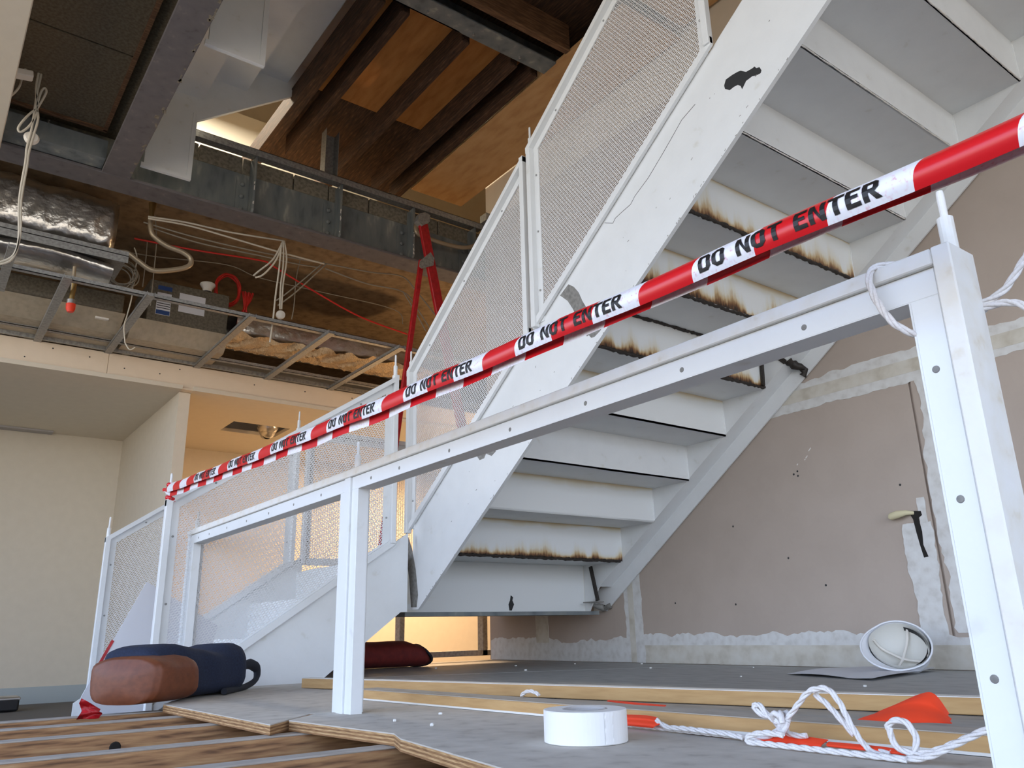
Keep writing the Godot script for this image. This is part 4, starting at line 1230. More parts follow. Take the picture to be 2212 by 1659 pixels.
# ---------------------------------------------------------------- services in the stripped ceiling
func build_ceiling_services() -> void:
	var m := MB.new()
	# suspended grid
	for r in [[-4.655, "pressed steel runner of the ceiling grid nearest the beam"], [-5.56, "pressed steel runner of the ceiling grid along the bulkhead"]]:
		m = MB.new()
		m.bmm(Vector3(r[0] - 0.018, 2.060, -3.3), Vector3(r[0] + 0.018, 2.064, 0.3))
		m.bmm(Vector3(r[0] - 0.018, 2.060, -3.3), Vector3(r[0] - 0.015, 2.085, 0.3))
		m.bmm(Vector3(r[0] + 0.015, 2.060, -3.3), Vector3(r[0] + 0.018, 2.085, 0.3))
		solo("grid_runner", m, M.galv, r[1], "metal framing", "ceiling grid runners")
	var tz := [-0.185, -0.465, -0.885, -1.47, -1.988, -2.503]
	var tn := ["under the end of the foil-wrapped duct", "beside the sprinkler head", "beside the coiled grey cable", "beside the stickered air unit", "under the hanging white cable end", "nearest the red ladder"]
	for i in tz.size():
		var z: float = tz[i]
		var x1 := -4.56 if i > 0 else -4.31
		var x0 := -5.79 if i > 0 else -4.95
		m = MB.new()
		m.bmm(Vector3(x0, 2.036, z - 0.022), Vector3(x1, 2.040, z + 0.022))
		m.bmm(Vector3(x0, 2.036, z - 0.022), Vector3(x1, 2.060, z - 0.019))
		m.bmm(Vector3(x0, 2.036, z + 0.019), Vector3(x1, 2.060, z + 0.022))
		solo("furring_channel", m, M.galv, "galvanised furring channel across the ceiling grid " + tn[i], "metal framing", "furring channels")
	m = MB.new()
	m.bmm(Vector3(-5.72, 2.045, -3.3), Vector3(-5.70, 2.075, 0.3))
	solo("wall_angle", m, M.galv, "thin steel angle along the top of the bulkhead", "metal framing")
	# big foil-wrapped plenum on a tray
	var t := thing("foil_plenum", "large foil-wrapped duct box hanging below the beam", "duct", Vector3(-4.9, 2.3, -0.3))
	m = MB.new()
	var rows := []
	var r := RandomNumberGenerator.new()
	r.seed = 21
	for i in 30:
		var z := 0.35 - i * (1.08 / 29.0)
		var row := []
		for j in 28:
			var a := TAU * j / 28.0
			var c := Vector2(signf(cos(a)) * pow(absf(cos(a)), 0.55), signf(sin(a)) * pow(absf(sin(a)), 0.55))
			var w := 1.0 + 0.02 * sin(j * 3.7 + i * 1.9) + r.randf_range(-0.014, 0.014)
			var sh := 1.0 if i < 28 else (0.93 if i == 28 else 0.0)
			row.append(Vector3(-4.95 + c.x * 0.23 * w * sh, 2.505 + c.y * 0.185 * w * sh - 0.006 * sin(i * 0.8), z + (0.012 if i == 29 else 0.0)))
		rows.append(row)
	m.grid(rows, true)
	part(t, "foil_wrap", m, M.foil)
	m = MB.new()
	m.bmm(Vector3(-5.20, 2.285, -0.76), Vector3(-4.66, 2.290, 0.35))
	m.bmm(Vector3(-4.664, 2.245, -0.76), Vector3(-4.66, 2.315, 0.35))
	part(t, "tray", m, M.galv)
	m = MB.new()
	rows = []
	for i in 14:
		var z := 0.3 - i * (1.0 / 13.0)
		var row := []
		for j in 14:
			var a := TAU * j / 14.0
			row.append(Vector3(-4.86 + cos(a) * 0.14, 2.235 + sin(a) * 0.055 - 0.02 * sin(i * 0.55), z))
		rows.append(row)
	m.grid(rows, true)
	part(t, "loose_foil", m, M.foildark)
	# air unit with stickers
	t = thing("air_unit", "grey fan-coil unit with blue and white stickers", "air conditioner", Vector3(-5.3, 2.05, -1.25))
	m = MB.new()
	m.bmm(Vector3(-5.75, 2.17, -1.535), Vector3(-5.30, 2.458, -1.015), 0.004)
	part(t, "casing", m, M.unit)
	m = MB.new()
	m.hexa([Vector3(-5.42, 2.065, -1.56), Vector3(-5.74, 2.065, -1.56), Vector3(-5.74, 2.065, -0.94), Vector3(-5.42, 2.065, -0.94), Vector3(-5.30, 2.17, -1.56), Vector3(-5.74, 2.17, -1.56), Vector3(-5.74, 2.17, -0.94), Vector3(-5.30, 2.17, -0.94)])
	part(t, "drip_pan", m, M.unitpan)
	m = MB.new()
	m.bmm(Vector3(-5.30, 2.395, -1.155), Vector3(-5.2985, 2.425, -1.065))
	part(t, "sticker", m, M.blue, "dark blue strip sticker")
	m = MB.new()
	m.bmm(Vector3(-5.30, 2.22, -1.155), Vector3(-5.2985, 2.375, -1.065))
	var s := part(t, "sticker", m, M.paper, "white sticker with dark lines and a blue foot")
	for i in 6:
		m = MB.new()
		m.bmm(Vector3(-5.2986, 2.345 - i * 0.016, -1.152), Vector3(-5.2978, 2.350 - i * 0.016, -1.068))
		part(s, "printed_line", m, M.ink)
	m = MB.new()
	m.bmm(Vector3(-5.2986, 2.222, -1.153), Vector3(-5.2978, 2.252, -1.067))
	part(s, "printed_block", m, M.blue)
	m = MB.new()
	m.bmm(Vector3(-5.30, 2.268, -1.375), Vector3(-5.2985, 2.402, -1.205))
	part(t, "sticker", m, M.paper, "plain white sticker")
	# second unit behind the grid at the left
	t = thing("air_unit", "low beige fan-coil casing behind the sprinkler head", "air conditioner", Vector3(-5.3, 2.06, -0.3))
	m = MB.new()
	m.bmm(Vector3(-5.75, 2.155, -0.86), Vector3(-5.22, 2.27, 0.5), 0.004)
	part(t, "casing", m, M.unit)
	m = MB.new()
	m.hexa([Vector3(-5.42, 2.07, -0.88), Vector3(-5.74, 2.07, -0.88), Vector3(-5.74, 2.07, 0.5), Vector3(-5.42, 2.07, 0.5), Vector3(-5.24, 2.155, -0.88), Vector3(-5.74, 2.155, -0.88), Vector3(-5.74, 2.155, 0.5), Vector3(-5.24, 2.155, 0.5)])
	part(t, "drip_pan", m, M.unitpan)
	m = MB.new()
	m.bmm(Vector3(-5.40, 2.115, -0.80), Vector3(-5.30, 2.15, -0.72), 0.003)
	part(t, "junction_cover", m, M.plastic)
	# insulated duct with torn foil running right from the unit
	t = thing("insulated_duct", "rectangular duct in torn foil and yellow insulation beside the air unit", "duct", Vector3(-5.4, 2.1, -2.2))
	m = MB.new()
	rows = []
	for i in 40:
		var z := -1.575 - i * (1.75 / 39.0)
		var row := []
		for j in 24:
			var a := TAU * j / 24.0
			var c := Vector2(signf(cos(a)) * pow(absf(cos(a)), 0.5), signf(sin(a)) * pow(absf(sin(a)), 0.5))
			var w := 1.0 + 0.03 * sin(j * 2.9 + i * 1.3) + r.randf_range(-0.02, 0.02)
			row.append(Vector3(-5.40 + c.x * 0.19 * w, 2.25 + c.y * 0.105 * w, z))
		rows.append(row)
	m.grid(rows, true)
	part(t, "foil_wrap", m, M.foildark)
	m = MB.new()
	rows = []
	for i in 60:
		var z := -1.55 - i * (1.7 / 59.0)
		var row := []
		for j in 12:
			var u := j / 11.0
			row.append(Vector3(-5.18 - 0.30 * u + 0.02 * sin(i * 1.1 + j), 2.155 - 0.05 * sin(u * PI) + 0.012 * sin(i * 0.9 + j * 1.7) + r.randf_range(-0.008, 0.008), z))
		rows.append(row)
	m.grid(rows)
	part(t, "torn_insulation", m, M.insul, "yellowish torn insulation blanket")
	# flexible ducts behind the bulkhead
	for q in [[Vector3(-5.92, 2.15, -0.50), Vector3(-5.93, 2.14, -0.74), Vector3(-5.92, 2.15, -1.00), "crinkled silver flexible duct behind the bulkhead at the first bay"],
			[Vector3(-5.90, 2.14, -1.06), Vector3(-5.95, 2.12, -1.42), Vector3(-6.02, 2.08, -1.80), "crinkled silver flexible duct behind the bulkhead under the air unit"],
			[Vector3(-5.92, 2.16, 0.2), Vector3(-5.92, 2.15, -0.15), Vector3(-5.92, 2.15, -0.40), "crinkled silver flexible duct behind the bulkhead under the foil box"],
			[Vector3(-6.02, 2.0, -1.95), Vector3(-6.10, 2.02, -2.1), Vector3(-6.3, 2.06, -2.2), "crinkled silver flexible duct end lying on the back-room ceiling"]]:
		var p := smooth_path([q[0], q[1], q[2]], 24)
		var rad := []
		for i in p.size():
			rad.append((0.062 if i % 2 == 0 else 0.054) + 0.004 * sin(i * 1.3))
		m = MB.new()
		m.tube(p, 0.06, 14, rad)
		solo("flexible_duct", m, M.foildark, q[3], "duct", "flexible ducts")
	m = MB.new()
	var dp := []
	var dr := []
	for i in 20:
		dp.append(Vector3(-6.60 + 0.02 * sin(i), 1.82 + i * 0.006, -2.33 - 0.0 * i) + Vector3(0, 0, 0))
		dr.append(0.02 + 0.075 * sqrt(i / 19.0) + (0.004 if i % 2 == 0 else 0.0))
	m.tube(dp, 0.08, 20, dr)
	solo("duct_sock", m, M.foil, "plastic-wrapped duct end hanging in the square ceiling cut-out", "duct")
	# sprinkler, detector, exposed fittings
	t = thing("sprinkler", "brass sprinkler drop with an orange protective cap", "sprinkler", Vector3(-4.75, 2.05, -0.50))
	m = MB.new()
	m.tube([Vector3(-4.78, 2.249, -0.5061), Vector3(-4.78, 2.164, -0.512), Vector3(-4.78, 2.093, -0.5138), Vector3(-4.78, 2.023, -0.5157)], 0.009, 8)
	part(t, "pipe", m, M.flex)
	m = MB.new()
	m.tube([Vector3(-4.78, 2.1, -0.5199), Vector3(-4.78, 2.067, -0.5218), Vector3(-4.78, 2.037, -0.5185), Vector3(-4.78, 2.001, -0.5184)], 0.014, 10)
	part(t, "valve_body", m, M.brass)
	m = MB.new()
	m.tube([Vector3(-4.78, 2.001, -0.5184), Vector3(-4.78, 1.976, -0.5193)], 0.022, 12)
	part(t, "collar", m, M.alu)
	m = MB.new()
	m.tube([Vector3(-4.78, 1.976, -0.5193), Vector3(-4.78, 1.945, -0.5208), Vector3(-4.78, 1.929, -0.5217)], 0.02, 12, [0.025, 0.024, 0.016])
	part(t, "protective_cap", m, M.redplastic, "orange cap")
	t = thing("dome_sensor", "white dome sensor on top of the air unit", "sensor", Vector3(-5.30, 2.46, -1.38))
	m = MB.new()
	m.lathe([Vector2(0.03, 0.0), Vector2(0.032, 0.02), Vector2(0.052, 0.05), Vector2(0.05, 0.058), Vector2(0.02, 0.066), Vector2(0.0, 0.066)], Vector3(-5.32, 2.46, -1.385), Basis.IDENTITY, 24)
	part(t, "body", m, M.plastic)
	# red cable coils
	t = thing("cable_coil", "coil of red cable hanging behind the air unit", "cable", Vector3(-5.35, 2.5, -1.53))
	for k in 9:
		var pts := []
		for i in 41:
			var a := TAU * i / 40.0
			var rr := 0.098 + 0.005 * sin(k * 2.1) + 0.005 * sin(a * 3.0 + k)
			pts.append(Vector3(-5.38 + 0.012 * sin(k * 1.9 + a), 2.535 + 0.12 / 0.1 * rr * sin(a) * 0.98 + 0.004 * cos(k), -1.54 + rr * 0.86 * cos(a)))
		m = MB.new()
		m.tube(pts, 0.0055, 6)
		part(t, "turn", m, M.redcable)
	t = thing("cable_coil", "tied hank of red cable beside the red coil", "cable", Vector3(-5.38, 2.45, -1.68))
	for k in 10:
		var o := (k - 4.5) * 0.006
		m = MB.new()
		m.tube(smooth_path([Vector3(-5.40 + 0.01 * sin(k * 2.0), 2.56, -1.69 + o * 1.5), Vector3(-5.40, 2.50, -1.688 + o), Vector3(-5.40 + 0.006 * cos(k), 2.43, -1.678 + o * 0.3), Vector3(-5.40, 2.37, -1.675 + o * 1.3), Vector3(-5.40 + 0.01 * sin(k), 2.30, -1.672 + o * 1.5)], 5), 0.0045, 6)
		part(t, "turn", m, M.redcable)
	t = thing("cable_coil", "coil of grey cable hanging beside the foil-wrapped box", "cable", Vector3(-4.85, 2.25, -0.72))
	for k in 7:
		var pts := []
		for i in 37:
			var a := TAU * i / 36.0
			var rr := 0.078 + 0.016 * sin(k * 1.7) + 0.004 * sin(a * 2.0 + k)
			pts.append(Vector3(-4.92 + 0.02 * sin(k * 1.9 + a), 2.295 + rr * 0.95 * sin(a) - 0.008 * k, -0.785 + rr * cos(a) + 0.004 * k))
		m = MB.new()
		m.tube(pts, 0.0036, 6)
		part(t, "turn", m, M.cablegrey)
	# flexible hose with its fitting
	t = thing("sprinkler_hose", "braided metal hose looping from a pipe under the beam", "hose", Vector3(-4.75, 2.6, -0.85))
	m = MB.new()
	m.tube(smooth_path([Vector3(-4.8, 2.634, -0.8777), Vector3(-4.8, 2.578, -0.8809), Vector3(-4.8, 2.522, -0.9054), Vector3(-4.8, 2.479, -0.985), Vector3(-4.8, 2.462, -1.082), Vector3(-4.8, 2.429, -1.133), Vector3(-4.8, 2.379, -1.124), Vector3(-4.8, 2.332, -1.04), Vector3(-4.8, 2.298, -0.9234), Vector3(-4.8, 2.334, -0.8413), Vector3(-4.8, 2.37, -0.773), Vector3(-4.8, 2.362, -0.7232)], 8), 0.016, 10)
	part(t, "hose", m, M.flex)
	m = MB.new()
	m.tube([Vector3(-4.8, 2.736, -0.8777), Vector3(-4.8, 2.672, -0.879), Vector3(-4.8, 2.627, -0.8783)], 0.018, 10, [0.024, 0.014, 0.018])
	part(t, "fitting", m, M.brass)
	# loose cables
	var cables := [
		["white cable pair hanging in loops in front of the duct box", M.cable, 0.0055, [
			[Vector3(-4, 2.973, -0.1388), Vector3(-4, 2.95, -0.1139), Vector3(-4, 2.821, -0.088), Vector3(-4, 2.724, -0.0782), Vector3(-4, 2.65, -0.0408), Vector3(-4, 2.623, 0.0024)],
			[Vector3(-4, 2.978, -0.1321), Vector3(-4, 2.919, -0.154), Vector3(-4, 2.826, -0.1584), Vector3(-4, 2.731, -0.1552), Vector3(-4, 2.639, -0.1577), Vector3(-4, 2.523, -0.1598), Vector3(-4, 2.418, -0.1547), Vector3(-4, 2.344, -0.1591), Vector3(-4, 2.147, -0.1617), Vector3(-4, 1.939, -0.1868), Vector3(-4, 1.841, -0.173), Vector3(-4, 1.8, -0.1248)],
			[Vector3(-4, 2.974, -0.1306), Vector3(-4, 2.888, -0.1461), Vector3(-4, 2.754, -0.1481), Vector3(-4, 2.631, -0.1687), Vector3(-4, 2.545, -0.151), Vector3(-4, 2.494, -0.1195), Vector3(-4, 2.515, -0.1071), Vector3(-4, 2.591, -0.1351), Vector3(-4, 2.634, -0.1643), Vector3(-4, 2.587, -0.1784), Vector3(-4, 2.475, -0.1701), Vector3(-4, 2.397, -0.1653), Vector3(-4, 2.322, -0.1679), Vector3(-4, 2.149, -0.1689), Vector3(-4, 1.986, -0.1876), Vector3(-4, 1.866, -0.1786), Vector3(-4, 1.809, -0.1235)],
			[Vector3(-4, 2.643, -0.167), Vector3(-4, 2.703, -0.1827), Vector3(-4, 2.752, -0.1921), Vector3(-4, 2.769, -0.1819), Vector3(-4, 2.737, -0.1702), Vector3(-4, 2.649, -0.1623)]]],
		["bundle of white cables strapped under the slab and hanging free", M.cable, 0.006, [
			[Vector3(-4.72, 2.6, -0.8466), Vector3(-4.72, 2.628, -1.059), Vector3(-4.72, 2.642, -1.342), Vector3(-4.7, 2.672, -1.675)],
			[Vector3(-4.73, 2.593, -0.8496), Vector3(-4.73, 2.616, -1.09), Vector3(-4.72, 2.602, -1.405), Vector3(-4.72, 2.593, -1.666), Vector3(-4.75, 2.608, -1.988)],
			[Vector3(-4.7, 2.672, -1.675), Vector3(-4.72, 2.531, -1.623), Vector3(-4.75, 2.44, -1.548), Vector3(-4.8, 2.421, -1.53)],
			[Vector3(-4.7, 2.665, -1.675), Vector3(-4.72, 2.529, -1.642), Vector3(-4.75, 2.425, -1.58), Vector3(-4.8, 2.409, -1.544)],
			[Vector3(-4.7, 2.672, -1.675), Vector3(-4.71, 2.511, -1.689), Vector3(-4.72, 2.348, -1.685), Vector3(-4.72, 2.193, -1.692)],
			[Vector3(-4.7, 2.673, -1.681), Vector3(-4.71, 2.55, -1.709), Vector3(-4.72, 2.385, -1.701), Vector3(-4.72, 2.196, -1.701)],
			[Vector3(-4.7, 2.651, -1.664), Vector3(-4.71, 2.471, -1.664), Vector3(-4.72, 2.276, -1.656), Vector3(-4.72, 2.114, -1.651), Vector3(-4.72, 1.954, -1.641)]]],
		["grey cables running along the soffit towards the ladder", M.cablegrey, 0.005, [
			[Vector3(-4.8, 2.596, -0.8392), Vector3(-4.8, 2.585, -1.141), Vector3(-4.8, 2.594, -1.493), Vector3(-4.8, 2.613, -1.744), Vector3(-4.8, 2.638, -2.026)],
			[Vector3(-4.83, 2.589, -0.8735), Vector3(-4.83, 2.567, -1.179), Vector3(-4.83, 2.587, -1.566), Vector3(-4.83, 2.595, -1.822), Vector3(-4.83, 2.612, -1.989)],
			[Vector3(-4.8, 2.638, -2.026), Vector3(-4.85, 2.401, -1.842), Vector3(-4.9, 2.293, -1.739)],
			[Vector3(-4.8, 2.647, -2.008), Vector3(-4.85, 2.41, -1.809), Vector3(-4.9, 2.324, -1.724)],
			[Vector3(-4.78, 2.628, -2.017), Vector3(-4.78, 2.653, -2.353), Vector3(-4.78, 2.686, -2.609), Vector3(-4.8, 2.605, -2.747), Vector3(-4.8, 2.456, -2.909)],
			[Vector3(-4.8, 2.601, -2.021), Vector3(-4.8, 2.567, -2.33), Vector3(-4.8, 2.576, -2.63), Vector3(-4.82, 2.485, -2.76), Vector3(-4.84, 2.321, -2.914)],
			[Vector3(-4.8, 2.571, -2.638), Vector3(-4.82, 2.462, -2.741), Vector3(-4.84, 2.326, -2.854)]]],
		["thin black-white wire strung deep in the ceiling void", M.cablegrey, 0.0035, [
			[Vector3(-5.2, 2.557, -0.7684), Vector3(-5.2, 2.577, -1.018), Vector3(-5.2, 2.64, -1.467), Vector3(-5.2, 2.602, -1.698), Vector3(-5.2, 2.606, -2.151), Vector3(-5.2, 2.607, -2.77), Vector3(-5.2, 2.501, -2.855)],
			[Vector3(-5, 2.766, -0.9363), Vector3(-5, 2.593, -0.9625), Vector3(-5, 2.369, -0.9692), Vector3(-5, 2.15, -0.973)],
			[Vector3(-5.1, 2.626, -0.9271), Vector3(-5.1, 2.496, -0.9324), Vector3(-5.1, 2.303, -0.9337)],
			[Vector3(-5, 2.743, -1.917), Vector3(-5, 2.575, -1.893), Vector3(-5, 2.363, -1.889), Vector3(-5, 2.257, -1.878)]]],
		["long orange cable slanting across the ceiling void", M.redcable, 0.006, [
			[Vector3(-5, 2.571, -0.8333), Vector3(-4.95, 2.57, -1.185), Vector3(-4.9, 2.588, -1.591), Vector3(-4.9, 2.57, -1.688), Vector3(-4.9, 2.457, -1.994), Vector3(-4.9, 2.346, -2.351), Vector3(-4.9, 2.294, -2.731)]]],
		["white cable end hanging through the ceiling grid", M.cable, 0.004, [
			[Vector3(-5, 1.882, -0.8567), Vector3(-5, 1.983, -0.8403), Vector3(-5, 2.061, -0.8498), Vector3(-5, 2.186, -0.8622), Vector3(-5, 2.308, -0.8567), Vector3(-5, 2.436, -0.8642), Vector3(-5, 2.509, -0.8401)],
			[Vector3(-5, 1.882, -0.8567), Vector3(-5, 1.843, -0.8869), Vector3(-5, 1.864, -0.9159)]]]]
	for c in cables:
		var ct := thing("loose_cable", c[0], "cable", c[3][0][0])
		for p in c[3]:
			m = MB.new()
			m.tube(smooth_path(p, 6), c[2], 6)
			part(ct, "strand", m, c[1])
	# ceiling roses and boxes on the cables
	m = MB.new()
	m.lathe([Vector2(0.0, -0.018), Vector2(0.028, -0.014), Vector2(0.03, 0.0), Vector2(0.026, 0.012), Vector2(0.0, 0.016)], [Vector3(-4.72, 2.156, -1.698)][0], Basis(Vector3(0, 1, 0), Vector3(1, 0, 0), Vector3(0, 0, -1)), 20)
	solo("cable_rose", m, M.plastic, "round white cable rose hanging from the strapped bundle", "junction box")
	m = MB.new()
	m.lathe([Vector2(0.0, -0.014), Vector2(0.03, -0.014), Vector2(0.034, 0.0), Vector2(0.026, 0.014), Vector2(0.0, 0.018)], [Vector3(-4.02, 2.49, -0.1666)][0], Basis(Vector3(0, 1, 0), Vector3(1, 0, 0), Vector3(0, 0, -1)), 20)
	solo("cable_rose", m, M.plastic, "round plastic cable rose in the looped white cable pair", "junction box")
	m = MB.new()
	m.box([Vector3(-3.9, 2.802, -0.0188)][0], Vector3(0.05, 0.05, 0.055), 0.005, Basis(Vector3(0.3, 0.6, 0.8).normalized(), 0.7))
	solo("plug_box", m, M.plastic, "white cube connector hanging at the encased beam", "junction box")
	m = MB.new()
	m.box([Vector3(-3.9, 2.738, -0.0768)][0], Vector3(0.05, 0.035, 0.095), 0.005, Basis(Vector3(1, 0, 0), 0.18))
	solo("plug_box", m, M.plastic, "flat white connector block on the looped cable", "junction box")
	# red folding ladder
	t = thing("step_ladder", "red fibreglass stepladder standing folded on the landing", "ladder", Vector3(-4.25, 0.515, -2.6))
	var top_l := Vector3(-4.25, 2.836, -2.473)
	m = MB.new()
	m.bar(top_l, Vector3(-4.25, 0.515, -2.997), 0.068, 0.028, Vector3(1, 0, 0), 0.004)
	part(t, "front_stile", m, M.red)
	m = MB.new()
	m.bar(Vector3(-4.27, 2.575, -2.478), Vector3(-4.27, 0.515, -2.212), 0.034, 0.026, Vector3(1, 0, 0), 0.004)
	part(t, "rear_stile", m, M.red)
	for k in 5:
		var w := 0.22 + 0.17 * k
		m = MB.new()
		m.bar(top_l.lerp(Vector3(-4.25, 0.515, -2.997), w) + Vector3(0.02, 0, 0), top_l.lerp(Vector3(-4.25, 0.515, -2.997), w) + Vector3(0.38, 0, 0), 0.07, 0.025, Vector3(0, 1, 0), 0.003)
		if k > 3:
			part(t, "tread", m, M.galv)
	m = MB.new()
	m.prism(pv([-2.454, 2.807, -2.415, 2.836, -2.43, 2.89, -2.473, 2.914, -2.512, 2.904, -2.512, 2.856]), Vector3(-4.27, 0, 0), Vector3(0, 0, 1), Vector3(0, 1, 0), Vector3(0.05, 0, 0))
	part(t, "top_cap", m, M.galv, "grey moulded top cap")
	m = MB.new()
	m.prism(pv([-2.555, 2.594, -2.526, 2.633, -2.444, 2.546, -2.439, 2.503, -2.458, 2.493, -2.55, 2.541]), Vector3(-4.235, 0, 0), Vector3(0, 0, 1), Vector3(0, 1, 0), Vector3(0.004, 0, 0))
	part(t, "spreader_plate", m, M.galv, "grey riveted hinge plate")
	m = MB.new()
	m.box(Vector3(-4.234, 2.218, -2.613), Vector3(0.003, 0.058, 0.027), 0.0, Basis(Vector3(1, 0, 0), -0.22))
	part(t, "sticker", m, M.paper)
	# bracket pipe behind the ladder
	t = thing("curved_pipe", "copper-coloured curved pipe on the beam behind the ladder", "pipe", Vector3(-4.4, 2.8, -2.7))
	m = MB.new()
	m.tube(smooth_path([Vector3(-4.42, 2.952, -2.529), Vector3(-4.42, 2.897, -2.515), Vector3(-4.42, 2.856, -2.534), Vector3(-4.42, 2.844, -2.617), Vector3(-4.42, 2.839, -2.752), Vector3(-4.42, 2.855, -2.911), Vector3(-4.42, 2.903, -3.014), Vector3(-4.42, 2.961, -3.056)], 8), 0.016, 10)
	part(t, "pipe", m, M.flex)
	# stud frame below the landing, in front of the lit room
	t = thing("partition_frame", "bare steel stud frame under the far side of the landing", "metal framing", Vector3(-4.6, 0.0, -2.9))
	for q in [[Vector3(-4.64, 0.30, -3.4), Vector3(-4.58, 0.33, -2.45), "head_track"], [Vector3(-4.64, 0.02, -3.4), Vector3(-4.58, 0.055, -2.7), "floor_track"], [Vector3(-4.64, 0.02, -2.57), Vector3(-4.58, 0.31, -2.535), "stud"], [Vector3(-4.64, 0.02, -3.20), Vector3(-4.58, 0.31, -3.16), "stud"]]:
		m = MB.new()
		m.bmm(q[0], q[1], 0.002)
		part(t, q[2], m, M.galv)
	lamp_panel("ceiling_lamp", Vector3(-6.5, 1.845, -4.0), Vector2(0.6, 0.6), C(255, 212, 164), 10.0, "square warm lamp panel in the back room ceiling")
	# added work lamp, unseen behind the plasterboard wall, to brighten the ceiling services
	t = thing("added_work_lamp", "added unseen work lamp on a tripod behind the end of the plasterboard wall", "lamp", Vector3(-5.0, -0.29, -4.3))
	m = MB.new()
	for a in 3:
		var d := Vector3(cos(a * TAU / 3.0), 0, sin(a * TAU / 3.0))
		m.bar(Vector3(-5.0, 0.55, -4.3), Vector3(-5.0, -0.285, -4.3) + d * 0.4, 0.018, 0.018, Vector3(0.1, 1, 0.2))
	part(t, "leg", m, M.black)
	m = MB.new()
	m.tube([Vector3(-5.0, 0.5, -4.3), Vector3(-5.0, 1.28, -4.3)], 0.012, 8)
	part(t, "pole", m, M.black)
	m = MB.new()
	var prof := []
	for i in 9:
		var a := -PI * 0.5 + PI * i / 8.0
		prof.append(Vector2(0.07 * cos(a), 0.07 * sin(a)))
	m.lathe(prof, Vector3(-5.0, 1.35, -4.3), Basis.IDENTITY, 20)
	var gl := plain(C(255, 226, 190), 0.5)
	gl.emission_enabled = true
	gl.emission = C(255, 214, 164)
	gl.emission_energy_multiplier = 4.0
	part(t, "globe_bulb", m, gl)
	var ol := OmniLight3D.new()
	ol.name = "light"
	ol.light_color = C(255, 212, 160)
	ol.light_energy = 1.2
	ol.light_size = 0.07
	ol.omni_range = 30.0
	ol.omni_attenuation = 2.0
	ol.shadow_enabled = true
	t.add_child(ol)
	ol.position = Vector3(0, 1.64, 0)

# ---------------------------------------------------------------- barrier tape
func tape_point(s: float) -> Vector3:
	var a := Vector3(-3.135, 0.697, -0.729)
	var b := Vector3(-0.203, 0.563, -0.699)
	var u := s / 2.93
	return a.lerp(b, u) + Vector3(0, -0.012 * sin(clampf(u, 0.0, 1.0) * PI), 0)

func tape_profile(s: float, v: float, back: bool) -> Vector3:
	# v from 0 (lower edge) to 1 (fold at the top); the front flap bulges, the back flap hangs lower
	var k := clampf(s / 0.10, 0.22, 1.0)
	var r := clampf((s - 1.6) / 1.2, 0.0, 1.0)   # rounder towards the near end
	var y := lerpf(-0.0165, 0.0165, v)
	var z := 0.003 + (0.006 + 0.006 * r) * sin(PI * clampf(0.12 + v * 0.80, 0.0, 1.0)) - (0.006 * pow(v, 3.0))
	if back:
		y = lerpf(-0.031 + 0.014 * r, 0.0165, v)
		z = -0.005 - (0.002 + 0.007 * r) * sin(PI * v) + 0.002 * sin(s * 21.0) * (1.0 - v)
	y += 0.0012 * sin(s * 17.0)
	return tape_point(s) + Vector3(0, y * k, z * k)

